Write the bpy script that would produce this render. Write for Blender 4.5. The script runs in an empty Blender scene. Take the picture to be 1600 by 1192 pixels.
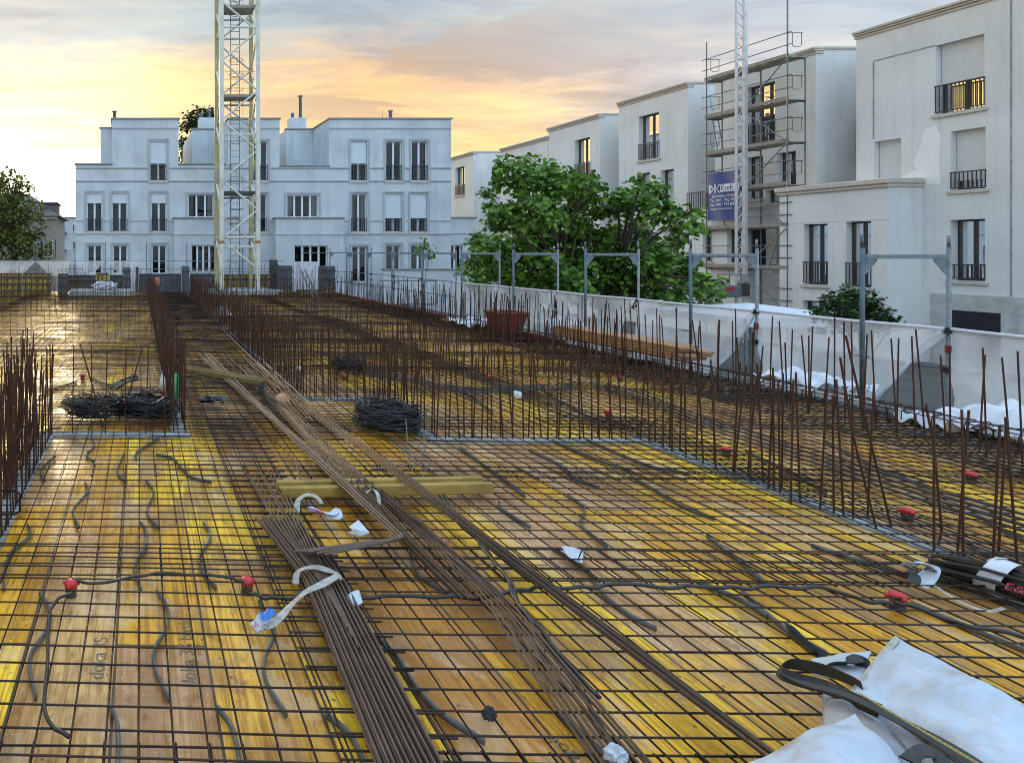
import bpy, math, random
from mathutils import Vector, Matrix, noise as mnoise
random.seed(7)
R = math.radians
scene = bpy.context.scene
COL = scene.collection

# ------------------------------------------------------------------ camera
F, XV, YV, H = 1020.0, 195.0, 393.0, 2.2        # focal length in photo pixels, vanishing point, eye height
cam_data = bpy.data.cameras.new('camera')
cam = bpy.data.objects.new('camera', cam_data); COL.objects.link(cam)
cam.location = (0, 0, H); cam.rotation_euler = (R(90), 0, 0)
cam_data.sensor_fit = 'HORIZONTAL'; cam_data.sensor_width = 36
cam_data.lens = 36*F/1600
cam_data.shift_x = (800-XV)/1600; cam_data.shift_y = (YV-596)/1600
cam_data.clip_start = 0.05; cam_data.clip_end = 3000
scene.camera = cam

# ------------------------------------------------------------------ node helpers
def nd(nt, typ, **kw):
    n = nt.nodes.new(typ)
    for k, v in kw.items():
        if k in n.inputs.keys() if isinstance(k, str) else False: pass
        setattr(n, k, v)
    return n
def lk(nt, a, b): nt.links.new(a, b)
def val(nt, op, a, b=None, c=None, clamp=False):
    n = nt.nodes.new('ShaderNodeMath'); n.operation = op; n.use_clamp = clamp
    for i, x in enumerate((a, b, c)):
        if x is None: continue
        if isinstance(x, (int, float)): n.inputs[i].default_value = x
        else: lk(nt, x, n.inputs[i])
    return n.outputs[0]
def ramp(nt, fac, stops, interp='LINEAR'):
    n = nt.nodes.new('ShaderNodeValToRGB'); n.color_ramp.interpolation = interp
    el = n.color_ramp.elements
    while len(el) < len(stops): el.new(0.5)
    for e, (p, c) in zip(el, stops):
        e.position = p
        e.color = (c, c, c, 1) if isinstance(c, (int, float)) else (c[0], c[1], c[2], 1)
    lk(nt, fac, n.inputs[0]); return n.outputs[0]
def mix(nt, fac, a, b, blend='MIX'):
    n = nt.nodes.new('ShaderNodeMix'); n.data_type = 'RGBA'; n.blend_type = blend; n.clamp_result = False
    for s, x in ((n.inputs[0], fac), (n.inputs[6], a), (n.inputs[7], b)):
        if isinstance(x, (int, float)): s.default_value = x
        elif isinstance(x, tuple): s.default_value = (x[0], x[1], x[2], 1)
        else: lk(nt, x, s)
    return n.outputs[2]
def noise(nt, vec, scale, detail=4, rough=0.55, dist=0.0):
    n = nt.nodes.new('ShaderNodeTexNoise'); n.inputs['Scale'].default_value = scale
    n.inputs['Detail'].default_value = detail; n.inputs['Roughness'].default_value = rough
    n.inputs['Distortion'].default_value = dist
    if vec is not None: lk(nt, vec, n.inputs['Vector'])
    return n.outputs['Fac']
def mapping(nt, vec, scale=(1,1,1), loc=(0,0,0), rot=(0,0,0)):
    n = nt.nodes.new('ShaderNodeMapping'); n.inputs['Scale'].default_value = scale
    n.inputs['Location'].default_value = loc; n.inputs['Rotation'].default_value = rot
    lk(nt, vec, n.inputs['Vector']); return n.outputs[0]
def comb(nt, x, y, z=0.0):
    n = nt.nodes.new('ShaderNodeCombineXYZ')
    for i, a in enumerate((x, y, z)):
        if isinstance(a, (int, float)): n.inputs[i].default_value = a
        else: lk(nt, a, n.inputs[i])
    return n.outputs[0]

# ------------------------------------------------------------------ sky, sun, exposure
SUN_AZ, SUN_EL = R(-9), R(10)                  # low in the west, left of the view direction (+Y)
def build_world():
    w = bpy.data.worlds.new("World"); scene.world = w; w.use_nodes = True
    nt = w.node_tree; nt.nodes.clear()
    out = nt.nodes.new('ShaderNodeOutputWorld'); bg = nt.nodes.new('ShaderNodeBackground')
    sky = nt.nodes.new('ShaderNodeTexSky'); sky.sky_type = 'NISHITA'; sky.sun_disc = False
    sky.sun_elevation = SUN_EL; sky.sun_rotation = SUN_AZ
    sky.air_density = 1.0; sky.dust_density = 2.0; sky.ozone_density = 1.5
    tc = nt.nodes.new('ShaderNodeTexCoord'); d = tc.outputs['Generated']
    sp = nt.nodes.new('ShaderNodeSeparateXYZ'); lk(nt, d, sp.inputs[0])
    x, y, z = sp.outputs
    hl = val(nt, 'SQRT', val(nt, 'ADD', val(nt, 'MULTIPLY', x, x), val(nt, 'MULTIPLY', y, y)))
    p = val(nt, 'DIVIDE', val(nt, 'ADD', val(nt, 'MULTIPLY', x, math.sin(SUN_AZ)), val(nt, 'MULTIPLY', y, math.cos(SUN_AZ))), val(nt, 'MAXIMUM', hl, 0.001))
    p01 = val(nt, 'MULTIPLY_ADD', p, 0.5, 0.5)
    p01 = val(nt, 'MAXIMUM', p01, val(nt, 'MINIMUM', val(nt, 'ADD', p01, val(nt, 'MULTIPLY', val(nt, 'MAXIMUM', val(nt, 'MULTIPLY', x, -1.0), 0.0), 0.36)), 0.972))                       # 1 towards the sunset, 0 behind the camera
    zz = val(nt, 'MAXIMUM', z, 0.0)
    # thin layered cloud, in a plane overhead
    k = val(nt, 'DIVIDE', 1.0, val(nt, 'ADD', zz, 0.10))
    cv = comb(nt, val(nt, 'MULTIPLY', x, k), val(nt, 'MULTIPLY', y, k), 0.3)
    n1 = noise(nt, mapping(nt, cv, (0.55, 1.0, 1), (3.1, 0.4, 0), (0, 0, R(-16))), 1.35, 7, 0.58, 0.5)
    n2 = noise(nt, mapping(nt, cv, (0.7, 0.9, 1), (7.3, 2.2, 0), (0, 0, R(-10))), 2.6, 6, 0.6, 0.3)
    nn = val(nt, 'MULTIPLY_ADD', n2, 0.35, val(nt, 'MULTIPLY', n1, 0.75))
    zw = val(nt, 'ADD', zz, val(nt, 'MULTIPLY', val(nt, 'SUBTRACT', nn, 0.55), 0.22))  # ragged belts
    low = ramp(nt, p01, [(0.0, (0.66, 0.90, 1.12)), (0.50, (0.58, 0.70, 0.80)), (0.78, (0.52, 0.50, 0.48)), (0.89, (0.80, 0.56, 0.23)), (0.93, (0.88, 0.62, 0.24)), (0.962, (0.96, 0.70, 0.26)), (0.983, (1.02, 0.79, 0.34)), (0.992, (1.2, 1.0, 0.55)), (0.997, (1.6, 1.45, 1.0)), (1.0, (2.2, 2.1, 1.8))])  # first stops here and below: unseen back sky boosted to light the facades
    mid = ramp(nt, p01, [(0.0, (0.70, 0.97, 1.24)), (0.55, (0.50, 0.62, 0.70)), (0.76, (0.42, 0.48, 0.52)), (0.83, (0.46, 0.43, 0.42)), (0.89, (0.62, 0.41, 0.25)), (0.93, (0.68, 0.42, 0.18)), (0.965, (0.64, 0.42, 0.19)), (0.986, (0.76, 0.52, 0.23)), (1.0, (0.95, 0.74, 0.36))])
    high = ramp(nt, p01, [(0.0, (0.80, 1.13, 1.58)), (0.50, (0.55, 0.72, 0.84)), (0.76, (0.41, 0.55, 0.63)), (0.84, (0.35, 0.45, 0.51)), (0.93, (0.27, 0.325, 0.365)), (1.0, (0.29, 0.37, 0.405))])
    c = mix(nt, ramp(nt, zw, [(0.125, 0.0), (0.20, 1.0)], 'EASE'), low, mid)
    c = mix(nt, ramp(nt, zw, [(0.225, 0.0), (0.30, 1.0)], 'EASE'), c, high)
    # brighter breaks and greyer bands
    cloud = ramp(nt, nn, [(0.40, 0.0), (0.62, 1.0)])
    grey = mix(nt, p01, (0.60, 0.66, 0.74), (0.31, 0.295, 0.30))
    c = mix(nt, val(nt, 'MULTIPLY', val(nt, 'MULTIPLY', cloud, 0.45), ramp(nt, zw, [(0.17, 0.0), (0.26, 1.0)])), c, grey)
    n3 = noise(nt, mapping(nt, cv, (0.62, 1.7, 1), (1.7, 5.2, 0), (0, 0, R(-14))), 2.0, 8, 0.60, 0.5)
    c = mix(nt, 1.0, c, ramp(nt, n3, [(0.33, (0.72, 0.70, 0.74)), (0.49, (0.98, 0.98, 1.0)), (0.66, (1.34, 1.21, 1.04))]), 'MULTIPLY')
    bank = val(nt, 'MULTIPLY', ramp(nt, n1, [(0.44, 0.0), (0.50, 1.0)], 'EASE'), ramp(nt, zz, [(0.165, 0.0), (0.21, 1.0), (0.27, 0.9), (0.34, 0.0)]))
    bank = val(nt, 'MULTIPLY', bank, ramp(nt, p01, [(0.80, 0.0), (0.88, 0.75), (0.975, 0.85), (0.992, 0.55), (1.0, 0.35)]))
    c = mix(nt, bank, c, ramp(nt, p01, [(0.85, (0.36, 0.31, 0.29)), (0.93, (0.42, 0.285, 0.18)), (0.975, (0.50, 0.34, 0.18)), (1.0, (0.68, 0.47, 0.22))]))
    up = ramp(nt, zz, [(0.4, 0.0), (0.75, 1.0)])
    c = mix(nt, up, c, (0.70, 0.94, 1.18))
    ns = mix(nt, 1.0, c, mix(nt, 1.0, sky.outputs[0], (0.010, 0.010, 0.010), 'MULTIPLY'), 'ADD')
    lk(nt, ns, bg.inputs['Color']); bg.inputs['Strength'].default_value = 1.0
    lk(nt, bg.outputs[0], out.inputs['Surface'])
build_world()
sun_data = bpy.data.lights.new('sun', 'SUN'); sun_data.energy = 0.8; sun_data.angle = R(12); sun_data.color = (1.0, 0.74, 0.42)
sun = bpy.data.objects.new('sun', sun_data); COL.objects.link(sun)
sd = Vector((math.sin(SUN_AZ)*math.cos(SUN_EL), math.cos(SUN_AZ)*math.cos(SUN_EL), math.sin(SUN_EL)))
sun.rotation_euler = sd.to_track_quat('Z', 'Y').to_euler(); sun.location = (-8, 20, 30)
vs = scene.view_settings; vs.view_transform = 'Standard'; vs.look = 'None'; vs.exposure = 0.58; vs.gamma = 1.0
scene.cycles.filter_width = 1.0; scene.cycles.max_bounces = 8; scene.cycles.transparent_max_bounces = 16

# ------------------------------------------------------------------ coordinates
XS = 218.0                                      # vanishing point of the slab's long axis
TH = math.atan((XS-XV)/F)
def W(u, v, z=0.0):                              # slab coordinates to world
    return Vector((u*math.cos(TH)+v*math.sin(TH), -u*math.sin(TH)+v*math.cos(TH), z))
def P(px, py, z=0.0):                            # photo pixel seen at height z
    Y = F*(H-z)/(py-YV); return Vector(((px-XV)*Y/F, Y, z))
def Q(px, py, Y):                                # photo pixel seen at distance Y
    return Vector(((px-XV)*Y/F, Y, H-(py-YV)*Y/F))
def UV(p): return (p.x*math.cos(TH)-p.y*math.sin(TH), p.x*math.sin(TH)+p.y*math.cos(TH))
def hash01(*a): return random.Random(repr(a)).random()

# ------------------------------------------------------------------ mesh builder
class MB:
    def __init__(s): s.v = []; s.f = []
    def quad(s, a, b, c, d):
        n = len(s.v); s.v += [tuple(a), tuple(b), tuple(c), tuple(d)]; s.f.append((n, n+1, n+2, n+3))
    def poly(s, pts):
        n = len(s.v); s.v += [tuple(p) for p in pts]; s.f.append(tuple(range(n, n+len(pts))))
    def box(s, lo, hi, T=None):
        x0, y0, z0 = lo; x1, y1, z1 = hi
        c = [(x0,y0,z0),(x1,y0,z0),(x1,y1,z0),(x0,y1,z0),(x0,y0,z1),(x1,y0,z1),(x1,y1,z1),(x0,y1,z1)]
        if T: c = [tuple(T(*q)) for q in c]
        n = len(s.v); s.v += c
        s.f += [tuple(n+i for i in q) for q in ((0,3,2,1),(4,5,6,7),(0,1,5,4),(1,2,6,5),(2,3,7,6),(3,0,4,7))]
    def bbox(s, lo, hi, b=0.01, T=None):         # box with chamfered edges
        x0, y0, z0 = lo; x1, y1, z1 = hi
        pts = []
        for (X, sx) in ((x0, 1), (x1, -1)):
            for (Y, sy) in ((y0, 1), (y1, -1)):
                for (Z, sz) in ((z0, 1), (z1, -1)):
                    pts += [(X+sx*b, Y+sy*b, Z), (X+sx*b, Y, Z+sz*b), (X, Y+sy*b, Z+sz*b)]
        if T: pts = [tuple(T(*q)) for q in pts]
        n = len(s.v); s.v += [tuple(q) for q in pts]
        def i(a, bb, c, k): return n+((a*2+bb)*2+c)*3+k
        for a in (0,1): s.f.append((i(a,0,0,2), i(a,1,0,2), i(a,1,1,2), i(a,0,1,2)))
        for a in (0,1): s.f.append((i(0,a,0,1), i(1,a,0,1), i(1,a,1,1), i(0,a,1,1)))
        for a in (0,1): s.f.append((i(0,0,a,0), i(1,0,a,0), i(1,1,a,0), i(0,1,a,0)))
        for a in (0,1):
            for c in (0,1):
                s.f.append((i(0,a,c,0), i(1,a,c,0), i(1,a,c,1), i(0,a,c,1)))
                s.f.append((i(a,0,c,0), i(a,1,c,0), i(a,1,c,2), i(a,0,c,2)))
                s.f.append((i(a,c,0,1), i(a,c,1,1), i(a,c,1,2), i(a,c,0,2)))
        for a in (0,1):
            for bb in (0,1):
                for c in (0,1): s.f.append((i(a,bb,c,0), i(a,bb,c,1), i(a,bb,c,2)))
    def tube(s, pts, r, n=6, cap=True, flat=None):
        pts = [Vector(p) for p in pts]
        rr = r if isinstance(r, (list, tuple)) else [r]*len(pts)
        t0 = (pts[1]-pts[0]).normalized()
        up = Vector((0,0,1)) if abs(t0.z) < 0.9 else Vector((1,0,0))
        rings = []
        for i, p in enumerate(pts):
            t = (pts[min(i+1, len(pts)-1)]-pts[max(i-1, 0)])
            t = t.normalized() if t.length > 1e-9 else t0
            a = up-t*up.dot(t)
            a = a.normalized() if a.length > 1e-6 else t.orthogonal().normalized()
            b = t.cross(a); up = a
            base = len(s.v)
            fa, fb = (1, 1) if flat is None else flat
            for k in range(n):
                q = 2*math.pi*(k+0.5)/n
                s.v.append(tuple(p+a*(math.cos(q)*rr[i]*fa)+b*(math.sin(q)*rr[i]*fb)))
            rings.append(base)
        for i in range(len(rings)-1):
            A, B = rings[i], rings[i+1]
            for k in range(n): s.f.append((A+k, A+(k+1)%n, B+(k+1)%n, B+k))
        if cap:
            s.f.append(tuple(rings[0]+k for k in range(n-1, -1, -1))); s.f.append(tuple(rings[-1]+k for k in range(n)))
    def lathe(s, prof, c=(0,0,0), n=16):
        base = len(s.v)
        for r, z in prof:
            for k in range(n):
                q = 2*math.pi*k/n; s.v.append((c[0]+r*math.cos(q), c[1]+r*math.sin(q), c[2]+z))
        for i in range(len(prof)-1):
            for k in range(n):
                a = base+i*n+k; b = base+i*n+(k+1)%n
                s.f.append((a, b, b+n, a+n))
        s.f.append(tuple(base+k for k in range(n-1,-1,-1))); s.f.append(tuple(base+(len(prof)-1)*n+k for k in range(n)))
    def grid(s, fn, nu, nv):
        base = len(s.v)
        for j in range(nv+1):
            for i in range(nu+1): s.v.append(tuple(fn(i/nu, j/nv)))
        for j in range(nv):
            for i in range(nu):
                a = base+j*(nu+1)+i; s.f.append((a, a+1, a+nu+2, a+nu+1))
    def add(s, o):
        n = len(s.v); s.v += o.v; s.f += [tuple(n+i for i in f) for f in o.f]

def root_loc(p):
    while p.parent: p = p.parent
    return p.location
def obj(name, mb, mat, parent=None, smooth=False, origin=None):
    me = bpy.data.meshes.new(name)
    if parent is not None: o0 = Vector(root_loc(parent))
    elif origin is not None: o0 = Vector(origin)
    else:
        n = len(mb.v)
        o0 = Vector((sum(q[0] for q in mb.v)/n, sum(q[1] for q in mb.v)/n, min(q[2] for q in mb.v)))
    me.from_pydata([(q[0]-o0.x, q[1]-o0.y, q[2]-o0.z) for q in mb.v], [], mb.f)
    me.materials.append(mat); me.update()
    if smooth:
        me.polygons.foreach_set('use_smooth', [True]*len(me.polygons))
    o = bpy.data.objects.new(name, me); COL.objects.link(o)
    if parent is not None: o.parent = parent
    else: o.location = o0
    return o
def tag(o, label, cat, group=None):
    o['label'] = label; o['category'] = cat
    if group: o['group'] = group
    return o
def thing(name, label, cat, loc, group=None):
    o = bpy.data.objects.new(name, None); COL.objects.link(o); o.location = loc
    o.empty_display_size = 0.2
    return tag(o, label, cat, group)
def copy_tree(o, parent=None):
    c = o.copy(); COL.objects.link(c)
    if parent is not None: c.parent = parent
    for ch in [q for q in bpy.data.objects if q.parent == o]: copy_tree(ch, c)
    return c
def structure(o): o['kind'] = 'structure'; return o
def stuff(o): o['kind'] = 'stuff'; return o
def text_mesh(body, size, M, name, mat, parent, ext=0.0008, align='LEFT', sx=1.0):
    cu = bpy.data.curves.new(name, 'FONT'); cu.body = body; cu.size = size; cu.extrude = ext; cu.align_x = align
    t = bpy.data.objects.new(name, cu); COL.objects.link(t)
    bpy.context.view_layer.update()
    me = bpy.data.meshes.new_from_object(t.evaluated_get(bpy.context.evaluated_depsgraph_get()))
    bpy.data.objects.remove(t); bpy.data.curves.remove(cu)
    o0 = Vector(root_loc(parent)) if parent is not None else Vector((0,0,0))
    for vtx in me.vertices:
        q = vtx.co.copy(); q.x *= sx
        vtx.co = (M @ q)-o0
    me.materials.clear(); me.materials.append(mat); me.name = name
    o = bpy.data.objects.new(name, me); COL.objects.link(o)
    if parent is not None: o.parent = parent
    return o

# ------------------------------------------------------------------ materials
MATS = {}
def mat(name, base, rough=0.6, metal=0.0, var=0.15, scale=6.0, bump=0.0, bscale=60.0, spec=0.5, spots=None, sscale=3.0, obj_coord=True):
    m = bpy.data.materials.new(name); m.use_nodes = True; nt = m.node_tree
    b = nt.nodes['Principled BSDF']
    tc = nt.nodes.new('ShaderNodeTexCoord'); vec = tc.outputs['Object']
    n = noise(nt, vec, scale, 5, 0.6)
    lo = tuple(c*(1-var) for c in base); hi = tuple(min(1, c*(1+var)) for c in base)
    col = ramp(nt, n, [(0.3, lo), (0.7, hi)])
    if spots:
        n2 = noise(nt, mapping(nt, vec, (1,1,1), (5,3,1)), sscale, 6, 0.65)
        col = mix(nt, ramp(nt, n2, [(0.52, 0.0), (0.68, 0.85)]), col, spots)
    lk(nt, col, b.inputs['Base Color'])
    b.inputs['Roughness'].default_value = rough; b.inputs['Metallic'].default_value = metal
    b.inputs['Specular IOR Level'].default_value = spec
    if bump:
        bn = nt.nodes.new('ShaderNodeBump'); bn.inputs['Strength'].default_value = bump; bn.inputs['Distance'].default_value = 0.01
        lk(nt, noise(nt, vec, bscale, 4), bn.inputs['Height']); lk(nt, bn.outputs[0], b.inputs['Normal'])
    MATS[name] = m; return m

def stucco(name, base, stain, amount=0.6):
    m = bpy.data.materials.new(name); m.use_nodes = True; nt = m.node_tree; b = nt.nodes['Principled BSDF']
    tc = nt.nodes.new('ShaderNodeTexCoord'); vec = tc.outputs['Object']
    big = noise(nt, vec, 0.45, 6, 0.6, 0.4)
    streak = noise(nt, mapping(nt, vec, (2.2, 2.2, 0.18)), 1.6, 5, 0.6)
    fine = noise(nt, vec, 9, 4, 0.6)
    f = val(nt, 'MULTIPLY', ramp(nt, big, [(0.42, 0.0), (0.66, 1.0)]), amount)
    col = mix(nt, f, base, stain)
    col = mix(nt, val(nt, 'MULTIPLY', ramp(nt, streak, [(0.52, 0.0), (0.72, 1.0)]), amount*0.55), col, tuple(c*0.82 for c in stain))
    col = mix(nt, ramp(nt, fine, [(0.35, 0.06), (0.65, 0.0)]), col, tuple(c*0.5 for c in base))
    lk(nt, col, b.inputs['Base Color']); b.inputs['Roughness'].default_value = 0.9; b.inputs['Specular IOR Level'].default_value = 0.2
    bn = nt.nodes.new('ShaderNodeBump'); bn.inputs['Strength'].default_value = 0.25; bn.inputs['Distance'].default_value = 0.01
    lk(nt, noise(nt, vec, 55, 3), bn.inputs['Height']); lk(nt, bn.outputs[0], b.inputs['Normal'])
    MATS[name] = m; return m

def deck_material():
    m = bpy.data.materials.new('shuttering_panels'); m.use_nodes = True; nt = m.node_tree; b = nt.nodes['Principled BSDF']
    tc = nt.nodes.new('ShaderNodeTexCoord'); vec = tc.outputs['Object']
    sp = nt.nodes.new('ShaderNodeSeparateXYZ'); lk(nt, vec, sp.inputs[0]); u, v, _ = sp.outputs
    PW, PL = 0.5, 2.0
    us = val(nt, 'DIVIDE', val(nt, 'ADD', u, 20.13), PW); ui = val(nt, 'FLOOR', us); uf = val(nt, 'FRACT', us)
    vo = val(nt, 'MULTIPLY', val(nt, 'FRACT', val(nt, 'MULTIPLY', ui, 0.5)), 1.0)
    vs_ = val(nt, 'ADD', val(nt, 'DIVIDE', val(nt, 'ADD', v, 20.35), PL), vo); vi = val(nt, 'FLOOR', vs_); vf = val(nt, 'FRACT', vs_)
    wn = nt.nodes.new('ShaderNodeTexWhiteNoise'); wn.noise_dimensions = '2D'; lk(nt, comb(nt, ui, vi), wn.inputs['Vector'])
    # boards inside a panel
    bs = val(nt, 'MULTIPLY', us, 4.0); bi = val(nt, 'FLOOR', bs); bf = val(nt, 'FRACT', bs)
    wb = nt.nodes.new('ShaderNodeTexWhiteNoise'); wb.noise_dimensions = '2D'; lk(nt, comb(nt, bi, vi), wb.inputs['Vector'])
    panel = ramp(nt, wn.outputs['Value'], [(0.0, (0.74, 0.37, 0.022)), (0.20, (0.95, 0.57, 0.030)), (0.38, (0.78, 0.42, 0.065)), (0.54, (0.70, 0.41, 0.16)), (0.68, (0.56, 0.32, 0.17)), (0.78, (0.90, 0.52, 0.035)), (0.90, (0.46, 0.20, 0.035))], 'CONSTANT')
    board = ramp(nt, wb.outputs['Value'], [(0.0, (0.66, 0.56, 0.46)), (0.35, (0.92, 0.90, 0.86)), (0.65, (1.0, 1.0, 1.0)), (1.0, (1.20, 1.17, 0.95))])
    col = mix(nt, 0.85, panel, board, 'MULTIPLY')
    grain = noise(nt, mapping(nt, vec, (38, 1.6, 1)), 1.0, 6, 0.65, 0.6)
    col = mix(nt, ramp(nt, grain, [(0.40, 0.72), (0.55, 0.0)]), col, (0.30, 0.12, 0.012))
    worn = noise(nt, mapping(nt, vec, (1.6, 0.8, 1), (4, 9, 0)), 1.5, 7, 0.62, 0.5)
    col = mix(nt, ramp(nt, worn, [(0.535, 0.0), (0.575, 0.45), (0.70, 0.65)]), col, (0.60, 0.41, 0.25))
    wet = noise(nt, mapping(nt, vec, (1.0, 0.7, 1), (1, 2, 0)), 2.1, 6, 0.6, 0.3)
    col = mix(nt, ramp(nt, wet, [(0.525, 0.0), (0.56, 0.45), (0.68, 0.62)]), col, (0.30, 0.125, 0.018))
    spots = noise(nt, vec, 26, 5, 0.7, 0.4)
    sel = noise(nt, mapping(nt, vec, (1, 1, 1), (11, 5, 0)), 1.1, 3)
    col = mix(nt, val(nt, 'MULTIPLY', ramp(nt, spots, [(0.62, 0.0), (0.70, 0.8)]), ramp(nt, sel, [(0.45, 0.0), (0.62, 1.0)])), col, (0.55, 0.50, 0.44))
    dots = nt.nodes.new('ShaderNodeTexVoronoi'); dots.inputs['Scale'].default_value = 7; lk(nt, vec, dots.inputs['Vector'])
    col = mix(nt, ramp(nt, dots.outputs['Distance'], [(0.05, 0.8), (0.09, 0.0)]), col, (0.09, 0.05, 0.02))
    # nail heads in rows, sawdust chips, scratches
    nr = val(nt, 'MULTIPLY', val(nt, 'LESS_THAN', val(nt, 'ABSOLUTE', val(nt, 'SUBTRACT', val(nt, 'FRACT', val(nt, 'MULTIPLY', vs_, 4.0)), 0.5)), 0.007), val(nt, 'LESS_THAN', val(nt, 'ABSOLUTE', val(nt, 'SUBTRACT', val(nt, 'FRACT', val(nt, 'MULTIPLY', us, 6.0)), 0.5)), 0.045))
    col = mix(nt, val(nt, 'MULTIPLY', nr, 0.8), col, (0.05, 0.03, 0.02))
    chip = nt.nodes.new('ShaderNodeTexVoronoi'); chip.inputs['Scale'].default_value = 42; lk(nt, mapping(nt, vec, (1, 0.55, 1), (0,0,0), (0,0,0.6)), chip.inputs['Vector'])
    col = mix(nt, val(nt, 'MULTIPLY', ramp(nt, chip.outputs['Distance'], [(0.10, 0.9), (0.17, 0.0)]), ramp(nt, sel, [(0.50, 0.0), (0.58, 1.0)])), col, (0.80, 0.66, 0.42))
    scr = noise(nt, mapping(nt, vec, (3, 70, 1), (2, 0, 0), (0, 0, 0.25)), 1.0, 3, 0.5, 1.2)
    col = mix(nt, ramp(nt, scr, [(0.70, 0.0), (0.74, 0.5)]), col, (0.86, 0.62, 0.22))
    mot = noise(nt, mapping(nt, vec, (4, 2.2, 1), (8, 1, 0)), 2.4, 8, 0.7, 0.8)
    col = mix(nt, 0.75, col, ramp(nt, mot, [(0.34, (0.44, 0.32, 0.20)), (0.45, (0.96, 0.93, 0.89)), (0.56, (1.04, 1.03, 1.02)), (0.68, (1.20, 1.18, 1.12))]), 'MULTIPLY')
    big = noise(nt, mapping(nt, vec, (0.9, 0.45, 1), (3, 6, 0)), 1.2, 4, 0.55, 0.4)
    col = mix(nt, 0.8, col, ramp(nt, big, [(0.34, (0.60, 0.47, 0.34)), (0.47, (1.0, 0.97, 0.92)), (0.62, (1.20, 1.19, 1.08))]), 'MULTIPLY')
    # seams of panels and boards
    def edge(f, w): return val(nt, 'LESS_THAN', val(nt, 'MINIMUM', f, val(nt, 'SUBTRACT', 1.0, f)), w)
    seam = val(nt, 'MAXIMUM', edge(uf, 0.015), edge(vf, 0.0045))
    col = mix(nt, val(nt, 'MULTIPLY', edge(bf, 0.022), 0.35), col, (0.20, 0.09, 0.02))
    col = mix(nt, val(nt, 'MULTIPLY', seam, 0.92), col, (0.05, 0.028, 0.012))
    lk(nt, col, b.inputs['Base Color'])
    lk(nt, ramp(nt, wet, [(0.36, 0.50), (0.52, 0.34), (0.64, 0.22)]), b.inputs['Roughness'])
    b.inputs['Specular IOR Level'].default_value = 0.28
    lk(nt, ramp(nt, wet, [(0.515, 0.0), (0.56, 0.6)]), b.inputs['Coat Weight']); b.inputs['Coat Roughness'].default_value = 0.22; b.inputs['Coat IOR'].default_value = 1.5
    cb = nt.nodes.new('ShaderNodeBump'); cb.inputs['Strength'].default_value = 0.8; cb.inputs['Distance'].default_value = 0.008
    lk(nt, noise(nt, mapping(nt, vec, (14, 9, 1)), 1.6, 4, 0.6), cb.inputs['Height']); lk(nt, cb.outputs[0], b.inputs['Coat Normal'])
    h = val(nt, 'ADD', val(nt, 'MULTIPLY', grain, 0.5), val(nt, 'ADD', val(nt, 'MULTIPLY', spots, 0.5), val(nt, 'MULTIPLY', seam, -1.5)))
    bn = nt.nodes.new('ShaderNodeBump'); bn.inputs['Strength'].default_value = 0.35; bn.inputs['Distance'].default_value = 0.004
    lk(nt, h, bn.inputs['Height']); lk(nt, bn.outputs[0], b.inputs['Normal'])
    return m

def rebar_material(name, lo, hi, rough=0.6, spec=0.4):
    m = bpy.data.materials.new(name); m.use_nodes = True; nt = m.node_tree; b = nt.nodes['Principled BSDF']
    tc = nt.nodes.new('ShaderNodeTexCoord'); g = nt.nodes.new('ShaderNodeNewGeometry')
    n = noise(nt, g.outputs['Position'], 7, 5, 0.65)
    isl = g.outputs['Random Per Island']
    f = val(nt, 'MULTIPLY_ADD', isl, 0.5, val(nt, 'MULTIPLY', n, 0.6))
    lk(nt, ramp(nt, f, [(0.25, lo), (0.8, hi)]), b.inputs['Base Color'])
    b.inputs['Roughness'].default_value = rough; b.inputs['Metallic'].default_value = 0.25
    b.inputs['Specular IOR Level'].default_value = spec
    bn = nt.nodes.new('ShaderNodeBump'); bn.inputs['Strength'].default_value = 0.5; bn.inputs['Distance'].default_value = 0.003
    lk(nt, noise(nt, g.outputs['Position'], 130, 2), bn.inputs['Height']); lk(nt, bn.outputs[0], b.inputs['Normal'])
    MATS[name] = m; return m

def glass_material(name, ior):
    m = bpy.data.materials.new(name); m.use_nodes = True; nt = m.node_tree; nt.nodes.clear()
    out = nt.nodes.new('ShaderNodeOutputMaterial'); gl = nt.nodes.new('ShaderNodeBsdfGlossy'); gl.inputs['Roughness'].default_value = 0.015
    tr = nt.nodes.new('ShaderNodeBsdfTransparent'); tr.inputs['Color'].default_value = (0.62, 0.68, 0.68, 1)
    fr = nt.nodes.new('ShaderNodeFresnel'); fr.inputs['IOR'].default_value = ior
    mx = nt.nodes.new('ShaderNodeMixShader')
    tc = nt.nodes.new('ShaderNodeTexCoord')
    bn = nt.nodes.new('ShaderNodeBump'); bn.inputs['Strength'].default_value = 0.03; bn.inputs['Distance'].default_value = 0.02
    lk(nt, noise(nt, tc.outputs['Object'], 1.2, 2), bn.inputs['Height']); lk(nt, bn.outputs[0], gl.inputs['Normal'])
    lk(nt, fr.outputs[0], mx.inputs[0]); lk(nt, tr.outputs[0], mx.inputs[1]); lk(nt, gl.outputs[0], mx.inputs[2])
    lk(nt, mx.outputs[0], out.inputs['Surface']); return m

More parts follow.
